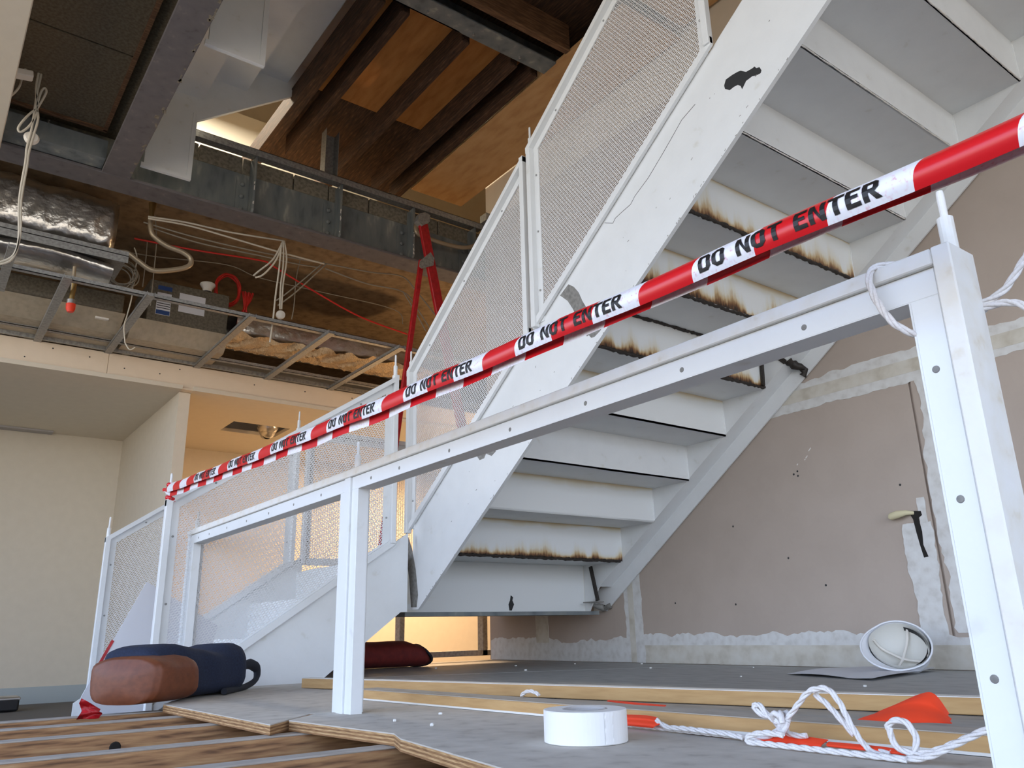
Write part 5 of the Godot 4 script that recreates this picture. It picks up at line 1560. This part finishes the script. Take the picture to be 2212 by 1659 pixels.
func build_barrier_tape() -> void:
	var t := thing("barrier_tape", "red and white barrier tape reading DO NOT ENTER stretched along the open frame", "tape", Vector3(-1.8, 0.6, -0.71))
	var L := 0.0888
	var s0 := 1.777 - L * 20.0
	for i in range(-1, 36):
		var a := s0 + i * L
		for back in [false, true]:
			var red: bool = (i % 2 == 0) != back
			var slant := 0.010 if not back else -0.006
			if a + L < 0.02 or a > 3.05:
				continue
			var rows := []
			for j in 9:
				var v := j / 8.0
				var row := []
				for k in 6:
					var s := maxf(0.0, a + L * k / 5.0 + slant * (v - 0.5))
					row.append(tape_profile(s, v, back))
				rows.append(row)
			var m := MB.new()
			m.grid(rows)
			part(t, "red_band" if red else "white_band", m, M.tapered if red else M.tapewhite)
	# lettering, wrapped onto the front flap: bold strokes on a 10 x 14 field, counter shapes left open
	var glyph := {
		"D": [[0, 0, 2.8, 0, 2.8, 14, 0, 14], [2.8, 0, 6.2, 0, 5.2, 2.6, 2.8, 2.6], [2.8, 11.4, 5.2, 11.4, 6.2, 14, 2.8, 14], [6.2, 0, 8.6, 2.6, 5.8, 4.2, 5.2, 2.6], [8.6, 2.6, 8.6, 11.4, 5.8, 9.8, 5.8, 4.2], [8.6, 11.4, 6.2, 14, 5.2, 11.4, 5.8, 9.8]],
		"O": [[2.4, 0, 6.2, 0, 5.4, 2.6, 3.2, 2.6], [2.4, 14, 3.2, 11.4, 5.4, 11.4, 6.2, 14], [0, 2.6, 2.4, 0, 3.2, 2.6, 2.8, 4.0], [6.2, 0, 8.6, 2.6, 5.8, 4.0, 5.4, 2.6], [0, 2.6, 2.8, 4.0, 2.8, 10, 0, 11.4], [8.6, 2.6, 8.6, 11.4, 5.8, 10, 5.8, 4.0], [0, 11.4, 2.8, 10, 3.2, 11.4, 2.4, 14], [8.6, 11.4, 6.2, 14, 5.4, 11.4, 5.8, 10]],
		"N": [[0, 0, 2.7, 0, 2.7, 14, 0, 14], [6.3, 0, 9, 0, 9, 14, 6.3, 14], [2.7, 14, 2.7, 9.6, 6.3, 0, 6.3, 4.4]],
		"T": [[3, 0, 5.8, 0, 5.8, 11.3, 3, 11.3], [0, 11.3, 8.8, 11.3, 8.8, 14, 0, 14]],
		"E": [[0, 0, 2.8, 0, 2.8, 14, 0, 14], [2.8, 0, 7.4, 0, 7.4, 2.7, 2.8, 2.7], [2.8, 5.7, 6.6, 5.7, 6.6, 8.3, 2.8, 8.3], [2.8, 11.3, 7.4, 11.3, 7.4, 14, 2.8, 14]],
		"R": [[0, 0, 2.8, 0, 2.8, 14, 0, 14], [2.8, 11.4, 5.2, 11.4, 6.2, 14, 2.8, 14], [2.8, 5.4, 6.2, 5.4, 5.2, 7.9, 2.8, 7.9], [6.2, 5.4, 8.3, 7.6, 5.6, 8.8, 5.2, 7.9], [8.3, 7.6, 8.3, 11.8, 5.6, 10.6, 5.6, 8.8], [8.3, 11.8, 6.2, 14, 5.2, 11.4, 5.6, 10.6], [3.4, 5.4, 6.0, 5.4, 8.9, 0, 5.8, 0]]}
	var adv := {"D": 9.9, "O": 9.9, "N": 10.3, "T": 9.6, "E": 8.7, "R": 9.6, " ": 6.5}
	var total := 0.0
	for ch in "DO NOT ENTER":
		total += adv[ch]
	var per := L * 4.0
	for k in range(-5, 4):
		var base := 1.777 + L * 1.10 + per * k
		if base < 0.1 or base > 2.95:
			continue
		var m := MB.new()
		var pen := 0.0
		for ch in "DO NOT ENTER":
			for q in glyph.get(ch, []):
				# each stroke piece is cut into four bands so that it follows the curve
				for i in 4:
					for j in 2:
						var P := []
						for c in [[j / 2.0, i / 4.0], [(j + 1) / 2.0, i / 4.0], [(j + 1) / 2.0, (i + 1) / 4.0], [j / 2.0, (i + 1) / 4.0]]:
							var a2 := Vector2(q[0], q[1]).lerp(Vector2(q[2], q[3]), c[0])
							var b2 := Vector2(q[6], q[7]).lerp(Vector2(q[4], q[5]), c[0])
							var p := a2.lerp(b2, c[1])
							var s := base + (pen + p.x) / total * L * 2.55
							P.append(tape_profile(s, 0.16 + p.y / 14.0 * 0.64, false) + Vector3(0, 0.0002, 0.0007))
						m.oquad(P[0], P[1], P[2], P[3], P[0] - Vector3(0, 0, 1))
			pen += adv[ch]
		part(t, "lettering", m, M.ink, "black lettering DO NOT ENTER")
	# knot round the spigot of the stair panel
	for q in [[0.668, M.tapered], [0.684, M.tapewhite], [0.700, M.tapewhite], [0.716, M.tapered]]:
		var pts := []
		for i in 13:
			var a := TAU * i / 12.0
			pts.append(Vector3(-3.131 + 0.012 * cos(a), q[0] + 0.004 * sin(a), -0.757 + 0.012 * sin(a)))
		var m := MB.new()
		m.tube(pts, 0.008, 6)
		part(t, "knot_turn", m, q[1])
	var m2 := MB.new()
	m2.tube([Vector3(-3.128, 0.705, -0.752), Vector3(-3.125, 0.700, -0.735), Vector3(-3.11, 0.697, -0.727)], 0.006, 6, [0.008, 0.006, 0.007])
	part(t, "knot_turn", m2, M.tapered)

# ---------------------------------------------------------------- things lying about
func cloth(rows: Array, th := 0.0012) -> MB:
	var m := MB.new()
	m.grid(rows)
	var lower := []
	for r in rows:
		var q := []
		for p in r:
			q.append(p - Vector3(0, th * 0.7, -th * 0.3))
		q.reverse()
		lower.append(q)
	m.grid(lower)
	return m

func build_objects() -> void:
	var m := MB.new()
	# roll of tape
	var t := thing("tape_roll", "roll of white adhesive tape standing on the plywood", "tape roll", Vector3(-1.04, 0, -0.915))
	m.lathe([Vector2(0.034, 0.0005), Vector2(0.0655, 0.0005), Vector2(0.0665, 0.0015), Vector2(0.0665, 0.0475), Vector2(0.0655, 0.0485), Vector2(0.0365, 0.0485)], Vector3(-1.04, 0, -0.915), Basis.IDENTITY, 64)
	part(t, "tape_winding", m, M.taperoll)
	m = MB.new()
	m.lathe([Vector2(0.0365, 0.0485), Vector2(0.033, 0.049), Vector2(0.032, 0.047), Vector2(0.032, 0.0005)], Vector3(-1.04, 0, -0.915), Basis.IDENTITY, 48)
	part(t, "core", m, M.card, "grey cardboard core")
	m = MB.new()
	var rows := []
	for i in 8:
		var row := []
		for j in 8:
			var a := -0.62 + 0.22 * j / 7.0
			var rr := 0.0672 + 0.0012 * absf(sin(i * 2.1 + j * 1.7))
			row.append(Vector3(-1.04 + rr * cos(a + 0.35), 0.002 + 0.045 * i / 7.0, -0.915 - rr * sin(a + 0.35)))
		rows.append(row)
	m.grid(rows)
	part(t, "crinkled_end", m, M.taperoll)
	# backpack
	t = thing("backpack", "navy canvas backpack with a tan leather base lying on its side", "bag", Vector3(-2.5, 0, -0.65))
	var A := Vector3(-2.50, 0.0, -0.522)
	var B := Vector3(-2.85, 0.0, -0.945)
	var ax := (B - A).normalized()
	var sd := Vector3(ax.z, 0, -ax.x)
	if sd.x < 0.0:
		sd = -sd   # sd points towards the camera
	var LN := A.distance_to(B)
	bag_body(t, "canvas_body", M.navy, A, ax, sd, LN, [[0.085, 0.125, 0.065], [0.095, 0.14, 0.082], [0.12, 0.148, 0.095], [0.18, 0.153, 0.105], [0.28, 0.155, 0.110], [0.38, 0.150, 0.112], [0.48, 0.142, 0.110], [0.58, 0.132, 0.105], [0.66, 0.134, 0.102], [0.76, 0.148, 0.10], [0.86, 0.152, 0.095], [0.93, 0.146, 0.085], [0.97, 0.134, 0.07], [0.995, 0.11, 0.045], [1.0, 0.09, 0.03]], -0.015)
	bag_body(t, "leather_base", M.leather, A, ax, sd, LN, [[-0.006, 0.104, 0.082], [0.005, 0.118, 0.098], [0.03, 0.124, 0.112], [0.10, 0.126, 0.120], [0.20, 0.126, 0.124], [0.27, 0.122, 0.124], [0.31, 0.116, 0.120], [0.325, 0.108, 0.112]], 0.006)
	m = MB.new()
	m.box(A + ax * LN * 0.24 + Vector3(0, 0.147, 0) - sd * 0.02, Vector3(0.11, 0.006, 0.05), 0.001, Basis(ax, Vector3.UP, ax.cross(Vector3.UP)))
	part(t, "label_patch", m, M.card, "grey label patch on top")
	var e := A + ax * LN
	m = MB.new()
	m.tube(smooth_path([e + Vector3(0, 0.062, 0), e + ax * 0.05 + Vector3(0, 0.074, 0), e + ax * 0.105 + Vector3(0, 0.080, 0), e + ax * 0.15 + Vector3(0, 0.060, 0), e + ax * 0.13 + Vector3(0, 0.028, 0) + sd * 0.01, e + ax * 0.04 + Vector3(0, 0.012, 0) + sd * 0.03, e - ax * 0.08 + Vector3(0, 0.010, 0) + sd * 0.06, e - ax * 0.20 + Vector3(0, 0.012, 0) + sd * 0.10], 6), 0.010, 8, [0.008, 0.009, 0.01, 0.012, 0.013, 0.014, 0.014, 0.014, 0.014, 0.015, 0.016, 0.017, 0.018, 0.018, 0.018, 0.018, 0.017, 0.016, 0.014, 0.013, 0.012, 0.012, 0.011])
	part(t, "shoulder_strap", m, M.webbing)
	m = MB.new()
	m.box(e + Vector3(0, 0.12, 0) + ax * 0.006, Vector3(0.012, 0.018, 0.02), 0.003, Basis(ax, Vector3.UP, ax.cross(Vector3.UP)))
	m.bar(e + Vector3(0, 0.122, 0.004) + ax * 0.004, e + Vector3(0, 0.142, 0.004) + ax * 0.004, 0.003, 0.003, Vector3(0, 0, 1))
	part(t, "zip_pull", m, M.black)
	# safety helmet
	t = thing("safety_helmet", "white safety helmet lying tipped open with a purple sticker inside", "helmet", Vector3(-1.57, 0, -2.86))
	var c0 := Vector3(-1.565, 0.092, -2.86)
	var right := Vector3(0.60, 0, -0.80)
	var toward := Vector3(0.80, 0, 0.60)
	var opn := (toward * 0.66 - right * 0.40 + Vector3.UP * 0.66).normalized()
	var hx := (right * 0.85 + Vector3.UP * 0.5).normalized()
	hx = (hx - opn * hx.dot(opn)).normalized()
	var hb := Basis(hx, -opn, hx.cross(-opn))
	for inner in [false, true]:
		rows = []
		for i in 17:
			var u := i / 16.0
			var row := []
			for j in 36:
				var a := TAU * j / 36.0
				var sc := 0.102 if not inner else 0.097
				var rr := cos(u * PI * 0.5) * sc
				var front := maxf(0.0, cos(a - PI))
				var q := Vector3(cos(a) * rr * 0.96, sin(u * PI * 0.5) * sc * 1.0 - 0.02 * front * (1.0 - u), sin(a) * rr * 1.05)
				if i == 0 and not inner:
					q += Vector3(cos(a), -0.25, sin(a)) * (0.006 + 0.028 * pow(front, 2.0))
				row.append(c0 + hb * q)
			if inner:
				row.reverse()
			rows.append(row)
		m = MB.new()
		m.grid(rows, true)
		if inner:
			part(t, "inside", m, M.helmetin, "cream inside of the helmet")
		else:
			part(t, "shell", m, M.helmet)
	m = MB.new()
	var rim := []
	for j in 37:
		var a := TAU * j / 36.0
		var front := maxf(0.0, cos(a - PI))
		rim.append(c0 + hb * (Vector3(cos(a) * 0.099 * 0.96, -0.02 * front, sin(a) * 0.099 * 1.05) + Vector3(cos(a), -0.25, sin(a)) * (0.006 + 0.028 * pow(front, 2.0))))
	m.tube(rim, 0.0035, 6)
	part(t, "rim", m, M.helmet)
	m = MB.new()
	rows = []
	for i in 3:
		var row := []
		for j in 20:
			var a := -1.9 + 2.5 * j / 19.0
			var rr := 0.088
			row.append(c0 + hb * Vector3(cos(a) * rr * 0.96, 0.006 + 0.010 * i, sin(a) * rr * 1.05))
		rows.append(row)
	m.grid(rows)
	part(t, "headband", m, M.black)
	m = MB.new()
	rows = []
	for i in 5:
		var row := []
		for j in 6:
			var a := 2.75 + 0.75 * j / 5.0
			var u := 0.42 + 0.36 * i / 4.0
			var rr := cos(u * PI * 0.5) * 0.094
			row.append(c0 + hb * Vector3(cos(a) * rr * 0.96, sin(u * PI * 0.5) * 0.094, sin(a) * rr * 1.05))
		rows.append(row)
	m.grid(rows)
	part(t, "sticker", m, M.purplelabel, "purple sticker")
	m = MB.new()
	for a in [0.5, 2.0, 3.6, 5.2]:
		m.tube(smooth_path([c0 + hb * Vector3(cos(a) * 0.09, 0.015, sin(a) * 0.094), c0 + hb * Vector3(cos(a) * 0.066, 0.055, sin(a) * 0.07), c0 + hb * Vector3(0, 0.075, 0)], 6), 0.005, 6)
	part(t, "harness", m, M.plastic)
	# paper sheet below the helmet
	rows = []
	var pa: Array = [Vector3(-1.835, 0, -2.571), Vector3(-1.916, 0, -3.036), Vector3(-1.524, 0, -3.007), Vector3(-1.431, 0, -2.431)]
	for i in 9:
		var row := []
		for j in 13:
			var u := j / 12.0
			var w := i / 8.0
			var p: Vector3 = pa[0].lerp(pa[1], w).lerp(pa[3].lerp(pa[2], w), u)
			p.y = 0.003 + 0.006 * absf(sin(u * 4.0 + w * 3.0)) + 0.006 * w * u
			row.append(p)
		rows.append(row)
	solo("paper_sheet", cloth(rows), M.paper, "crumpled grey paper sheet under the helmet", "paper")
	# rope with orange flags
	t = thing("flag_rope", "white rope with orange flags lying tangled over the boards", "rope", Vector3(-0.9, 0, -1.1))
	var ropes := [
		[[Vector3(-1.122, -0.0089, -1.085), Vector3(-1.086, -0.001, -1.085), Vector3(-1.036, 0.0057, -1.085), Vector3(-0.9852, -0.0026, -1.085), Vector3(-0.9367, -0.0063, -1.085), Vector3(-0.8905, -0.0065, -1.085), Vector3(-0.8543, 0.0006, -1.085), Vector3(-0.8191, 0.0106, -1.085), Vector3(-0.7968, 0.0238, -1.085), Vector3(-0.7898, 0.0332, -1.085)]],
		[[Vector3(-1.038, 0.0195, -1.075), Vector3(-1.016, 0.0102, -1.075), Vector3(-0.9749, 0.0103, -1.075), Vector3(-0.9263, 0.0097, -1.075), Vector3(-0.8894, 0.0092, -1.075), Vector3(-0.855, 0.0021, -1.075)]],
		[[Vector3(-0.7885, 0.0292, -1.08), Vector3(-0.7993, 0.038, -1.08), Vector3(-0.8197, 0.04, -1.08), Vector3(-0.8339, 0.047, -1.08), Vector3(-0.8366, 0.0528, -1.08), Vector3(-0.8262, 0.054, -1.08), Vector3(-0.815, 0.0435, -1.08), Vector3(-0.8023, 0.034, -1.08), Vector3(-0.7882, 0.0311, -1.08)]],
		[[Vector3(-0.7927, 0.0277, -1.08), Vector3(-0.7793, 0.0374, -1.08), Vector3(-0.761, 0.0549, -1.08), Vector3(-0.7387, 0.0755, -1.08), Vector3(-0.7204, 0.0818, -1.08), Vector3(-0.7043, 0.0806, -1.08), Vector3(-0.6891, 0.063, -1.08), Vector3(-0.6787, 0.0398, -1.08), Vector3(-0.6652, 0.0175, -1.08), Vector3(-0.6521, -0.0042, -1.08), Vector3(-0.6358, -0.0115, -1.08), Vector3(-0.6213, -0.0116, -1.08)]],
		[[Vector3(-0.7964, 0.0234, -1.09), Vector3(-0.7892, 0.0176, -1.09), Vector3(-0.7777, 0.0147, -1.09), Vector3(-0.7544, 0.0153, -1.09)]],
		[[Vector3(-0.7344, 0.0726, -1.09), Vector3(-0.7175, 0.0609, -1.09), Vector3(-0.7029, 0.0465, -1.09), Vector3(-0.6895, 0.0323, -1.09), Vector3(-0.6789, 0.0201, -1.09)]],
		[[Vector3(-0.6113, 0.0376, -1.06), Vector3(-0.6118, 0.042, -1.06), Vector3(-0.6033, 0.0481, -1.06), Vector3(-0.5908, 0.049, -1.06), Vector3(-0.5811, 0.0414, -1.06), Vector3(-0.5765, 0.0267, -1.06), Vector3(-0.5822, 0.0112, -1.06), Vector3(-0.587, 0.0075, -1.06)]],
		[[Vector3(-0.6097, 0.0394, -1.06), Vector3(-0.6086, 0.024, -1.06), Vector3(-0.5997, 0.015, -1.06), Vector3(-0.584, 0.011, -1.06), Vector3(-0.5611, 0.0148, -1.06), Vector3(-0.5306, 0.0269, -1.06), Vector3(-0.501, 0.0406, -1.06), Vector3(-0.4781, 0.0509, -1.06)]],
		[[Vector3(-0.7634, 0.0197, -1.045), Vector3(-0.7964, 0.0202, -1.045), Vector3(-0.8244, 0.0136, -1.045), Vector3(-0.8274, 0.0033, -1.045), Vector3(-0.8124, -0.0079, -1.045), Vector3(-0.777, -0.0106, -1.045), Vector3(-0.7242, -0.009, -1.045), Vector3(-0.6682, -0.0067, -1.045), Vector3(-0.6224, -0.0042, -1.045), Vector3(-0.5848, 0.0018, -1.045)]],
		[[Vector3(-0.6225, -0.0064, -1.05), Vector3(-0.5874, 0.0026, -1.05), Vector3(-0.5565, 0.012, -1.05), Vector3(-0.5139, 0.0328, -1.05), Vector3(-0.4792, 0.0497, -1.05)]]]
	for q in ropes:
		for i in q[0].size():
			q[0][i].y = maxf(q[0][i].y, 0.0055)
		part(t, "rope", rope_mb(q[0], 0.0043), M.rope)
	m = MB.new()
	for k in 3:
		var pts := []
		for i in 13:
			var a := TAU * i / 12.0
			var cc: Vector3 = [Vector3(-0.7903, 0.0321, -1.082)][0]
			pts.append(cc + Vector3(0.008 * cos(a) + 0.004 * (k - 1), 0.013 * sin(a), 0.010 * sin(a + k * 1.4)))
		m.tube(pts, 0.0045, 6)
	part(t, "knot", m, M.rope)
	# orange flags
	var flags := [
		[[[Vector3(-1.142, 0.0209, -1.09), Vector3(-1.078, 0.0233, -1.09), Vector3(-1.048, 0.0215, -1.09)], [Vector3(-1.127, 0.0152, -1.075), Vector3(-1.064, 0.0171, -1.075), Vector3(-1.024, 0.0154, -1.075)], [Vector3(-1.122, 0.0067, -1.07), Vector3(-1.06, 0.0074, -1.07), Vector3(-1.043, 0.0071, -1.07)]], "rolled orange flag beside the tape roll"],
		[[[Vector3(-0.8474, 0.0083, -1.1), Vector3(-0.7968, 0.0136, -1.1), Vector3(-0.7278, 0.0117, -1.1)], [Vector3(-0.8412, 0.0023, -1.085), Vector3(-0.7878, 0.003, -1.085), Vector3(-0.7329, 0.0017, -1.085)], [Vector3(-0.8303, -0.0035, -1.075), Vector3(-0.782, -0.0055, -1.075), Vector3(-0.7381, -0.0074, -1.075)]], "orange flag lying in front of the wide board"],
		[[[Vector3(-1.004, -0.0073, -1.105), Vector3(-0.9523, 0.0038, -1.105), Vector3(-0.9238, 0.0033, -1.105)], [Vector3(-0.9906, -0.0075, -1.095), Vector3(-0.9446, -0.0017, -1.095), Vector3(-0.8981, -0.0033, -1.095)], [Vector3(-0.9846, -0.0108, -1.09), Vector3(-0.941, -0.0072, -1.09), Vector3(-0.8855, -0.0065, -1.09)]], "flat orange flag beside the rope loops"],
		[[[Vector3(-0.736, 0.0433, -1.3), Vector3(-0.6877, 0.0633, -1.3), Vector3(-0.6662, 0.0629, -1.3), Vector3(-0.6498, 0.0375, -1.3)], [Vector3(-0.7517, 0.0329, -1.27), Vector3(-0.6967, 0.0468, -1.27), Vector3(-0.6613, 0.0455, -1.27), Vector3(-0.6321, 0.0332, -1.27)], [Vector3(-0.7622, 0.0251, -1.23), Vector3(-0.6858, 0.0276, -1.23), Vector3(-0.6438, 0.0305, -1.23), Vector3(-0.612, 0.0314, -1.23)]], "folded orange flag standing between the two boards"],
		[[[Vector3(-1.321, 0.0277, -1.23), Vector3(-1.246, 0.027, -1.23), Vector3(-1.158, 0.0264, -1.23)], [Vector3(-1.304, 0.0268, -1.215), Vector3(-1.231, 0.0253, -1.215), Vector3(-1.142, 0.025, -1.215)]], "sliver of orange flag between the two boards"],
		[[[Vector3(-0.7216, 0.0107, -1.09), Vector3(-0.6454, 0.0114, -1.09), Vector3(-0.5922, 0.0089, -1.09)], [Vector3(-0.7159, 0.0061, -1.08), Vector3(-0.6406, 0.006, -1.08), Vector3(-0.5787, 0.0052, -1.08)]], "orange flag strip pressed under the wide board"]]
	for fl in flags:
		rows = []
		for i in (fl[0].size() - 1) * 4 + 1:
			var a: Array = fl[0][mini(i / 4, fl[0].size() - 1)]
			var b: Array = fl[0][mini(i / 4 + 1, fl[0].size() - 1)]
			var w: float = (i % 4) / 4.0
			var base := []
			for j in a.size():
				var fp: Vector3 = a[j].lerp(b[mini(j, b.size() - 1)], w) + Vector3(0, 0, 0.006 * sin(w * PI))
				fp.y = maxf(fp.y, 0.003)
				base.append(fp)
			rows.append(smooth_path(base, 4))
		rows.reverse()
		var fo := part(t, "flag", cloth(rows), M.orange, fl[1])
	# loop of rope peeping over the wide board
	part(t, "rope", rope_mb([Vector3(-1.584, 0.0259, -1.2), Vector3(-1.568, 0.0346, -1.2), Vector3(-1.547, 0.0375, -1.2), Vector3(-1.528, 0.0343, -1.2), Vector3(-1.515, 0.029, -1.2)], 0.0045), M.rope)
	# red canvas sack below the landing
	t = thing("red_sack", "dark red canvas sack lying below the landing", "bag", Vector3(-3.95, 0, -2.05))
	rows = []
	for i in 19:
		var u := i / 18.0
		var z := lerpf(-1.62, -2.28, u)
		var hh := lerpf(0.165, 0.115, u) * (1.0 if i < 17 else 0.93) + 0.008 * sin(u * 9.0)
		var row := []
		for j in 24:
			var a := TAU * j / 24.0
			row.append(Vector3(-3.93 + 0.17 * cos(a) * (0.9 + 0.1 * sin(u * 6.0)), hh * (0.5 + 0.5 * signf(sin(a)) * pow(absf(sin(a)), 0.7)) + 0.003, z + 0.02 * sin(a * 2.0)))
		rows.append(row)
	var capr := []
	for j in 24:
		capr.append(Vector3(-3.93, 0.055, -2.25))
	rows.append(capr)
	m = MB.new()
	m.grid(rows, true)
	part(t, "sack_body", m, M.sack)
	m = MB.new()
	var ring := []
	for j in 25:
		var a := TAU * j / 24.0
		ring.append(Vector3(-3.93 + 0.155 * cos(a), 0.058 + 0.052 * sin(a), -2.275 + 0.02 * sin(a * 2.0)))
	m.tube(ring, 0.007, 6)
	part(t, "hem", m, M.webbing)
	# white sign board leaning on the lower flight
	t = thing("sign_board", "white panel with a red edge leaning against the inside of the stair panel", "board", Vector3(-3.35, -0.28, -0.8))
	m = MB.new()
	m.prism(pv([-0.58, -0.02, -0.757, 0.381, -0.90, 0.30, -1.04, 0.215, -1.00, 0.05, -0.985, 0.0, -0.985, -0.185, -0.70, -0.185, -0.60, -0.20]), Vector3(-3.36, 0, 0), Vector3(0, 0, 1), Vector3(0, 1, 0), Vector3(0.006, 0, 0))
	part(t, "panel", m, M.paper)
	m = MB.new()
	m.bar(Vector3(-3.353, 0.08, -0.622), Vector3(-3.353, 0.17, -0.662), 0.010, 0.003, Vector3(1, 0, 0))
	part(t, "red_edge", m, M.red)
	# scrap of red and white film beside the backpack
	m = MB.new()
	rows = []
	for i in 6:
		var row := []
		for j in 6:
			row.append(Vector3(-2.42 + 0.012 * sin(i * 2.0 + j), -0.02 + 0.05 * (1.0 - i / 5.0) * (1.0 - 0.6 * j / 5.0), -0.42 - 0.05 * j / 5.0 + 0.006 * sin(i * 1.7)))
		rows.append(row)
	solo("film_scrap", cloth(rows), M.red, "scrap of red film at the backpack's leather end", "film")
	# small dark tool case on the carpet
	t = thing("tool_case", "small black case with bright edges on the carpet by the far wall", "case", Vector3(-6.9, -0.29, -0.70))
	m = MB.new()
	m.bmm(Vector3(-7.05, -0.285, -0.80), Vector3(-6.85, -0.20, -0.52), 0.012)
	part(t, "case_body", m, M.black)
	m = MB.new()
	m.bmm(Vector3(-7.055, -0.215, -0.805), Vector3(-6.845, -0.19, -0.515), 0.008)
	part(t, "lid_edge", m, M.alu)

func bag_body(t: Node3D, called: String, mt: Material, A: Vector3, ax: Vector3, sd: Vector3, LN: float, prof: Array, back: float) -> void:
	# prof rows: position along the bag, height, half width
	var rows := []
	var r := RandomNumberGenerator.new()
	r.seed = 77 + prof.size()
	for i in prof.size() - 1:
		for k in 4:
			var w := k / 4.0
			var u: float = lerpf(prof[i][0], prof[i + 1][0], w)
			var h: float = lerpf(prof[i][1], prof[i + 1][1], w)
			var hw: float = lerpf(prof[i][2], prof[i + 1][2], w)
			rows.append(bag_row(A + ax * LN * u + sd * back, sd, h, hw, u))
	var q: Array = prof[prof.size() - 1]
	rows.append(bag_row(A + ax * LN * q[0] + sd * back, sd, q[1], q[2], q[0]))
	var first: Array = rows[0]
	var last: Array = rows[rows.size() - 1]
	var c0 := Vector3.ZERO
	var c1 := Vector3.ZERO
	for j in 32:
		c0 += first[j] / 32.0
		c1 += last[j] / 32.0
	for kk in [[0.75, 0.006], [0.45, 0.010], [0.0, 0.012]]:
		var ra := []
		var rb := []
		for j in 32:
			ra.append(c0.lerp(first[j], kk[0]) - ax * float(kk[1]))
			rb.append(c1.lerp(last[j], kk[0]) + ax * float(kk[1]))
		rows.push_front(ra)
		rows.append(rb)
	var m := MB.new()
	m.grid(rows, true)
	part(t, called, m, mt)

func bag_row(c: Vector3, sd: Vector3, h: float, hw: float, u: float) -> Array:
	var row := []
	for j in 32:
		var a := TAU * j / 32.0
		var cs := signf(cos(a)) * pow(absf(cos(a)), 0.55)
		var sn := signf(sin(a)) * pow(absf(sin(a)), 0.55)
		var fold := 1.0 + 0.022 * sin(u * 23.0 + a * 2.0) + 0.022 * sin(a * 5.0 + u * 9.0)
		row.append(c + sd * cs * hw * fold + Vector3(0, 0.002 + h * 0.5 + sn * h * 0.5 * (fold if sn > 0.0 else 1.0), 0))
	return row
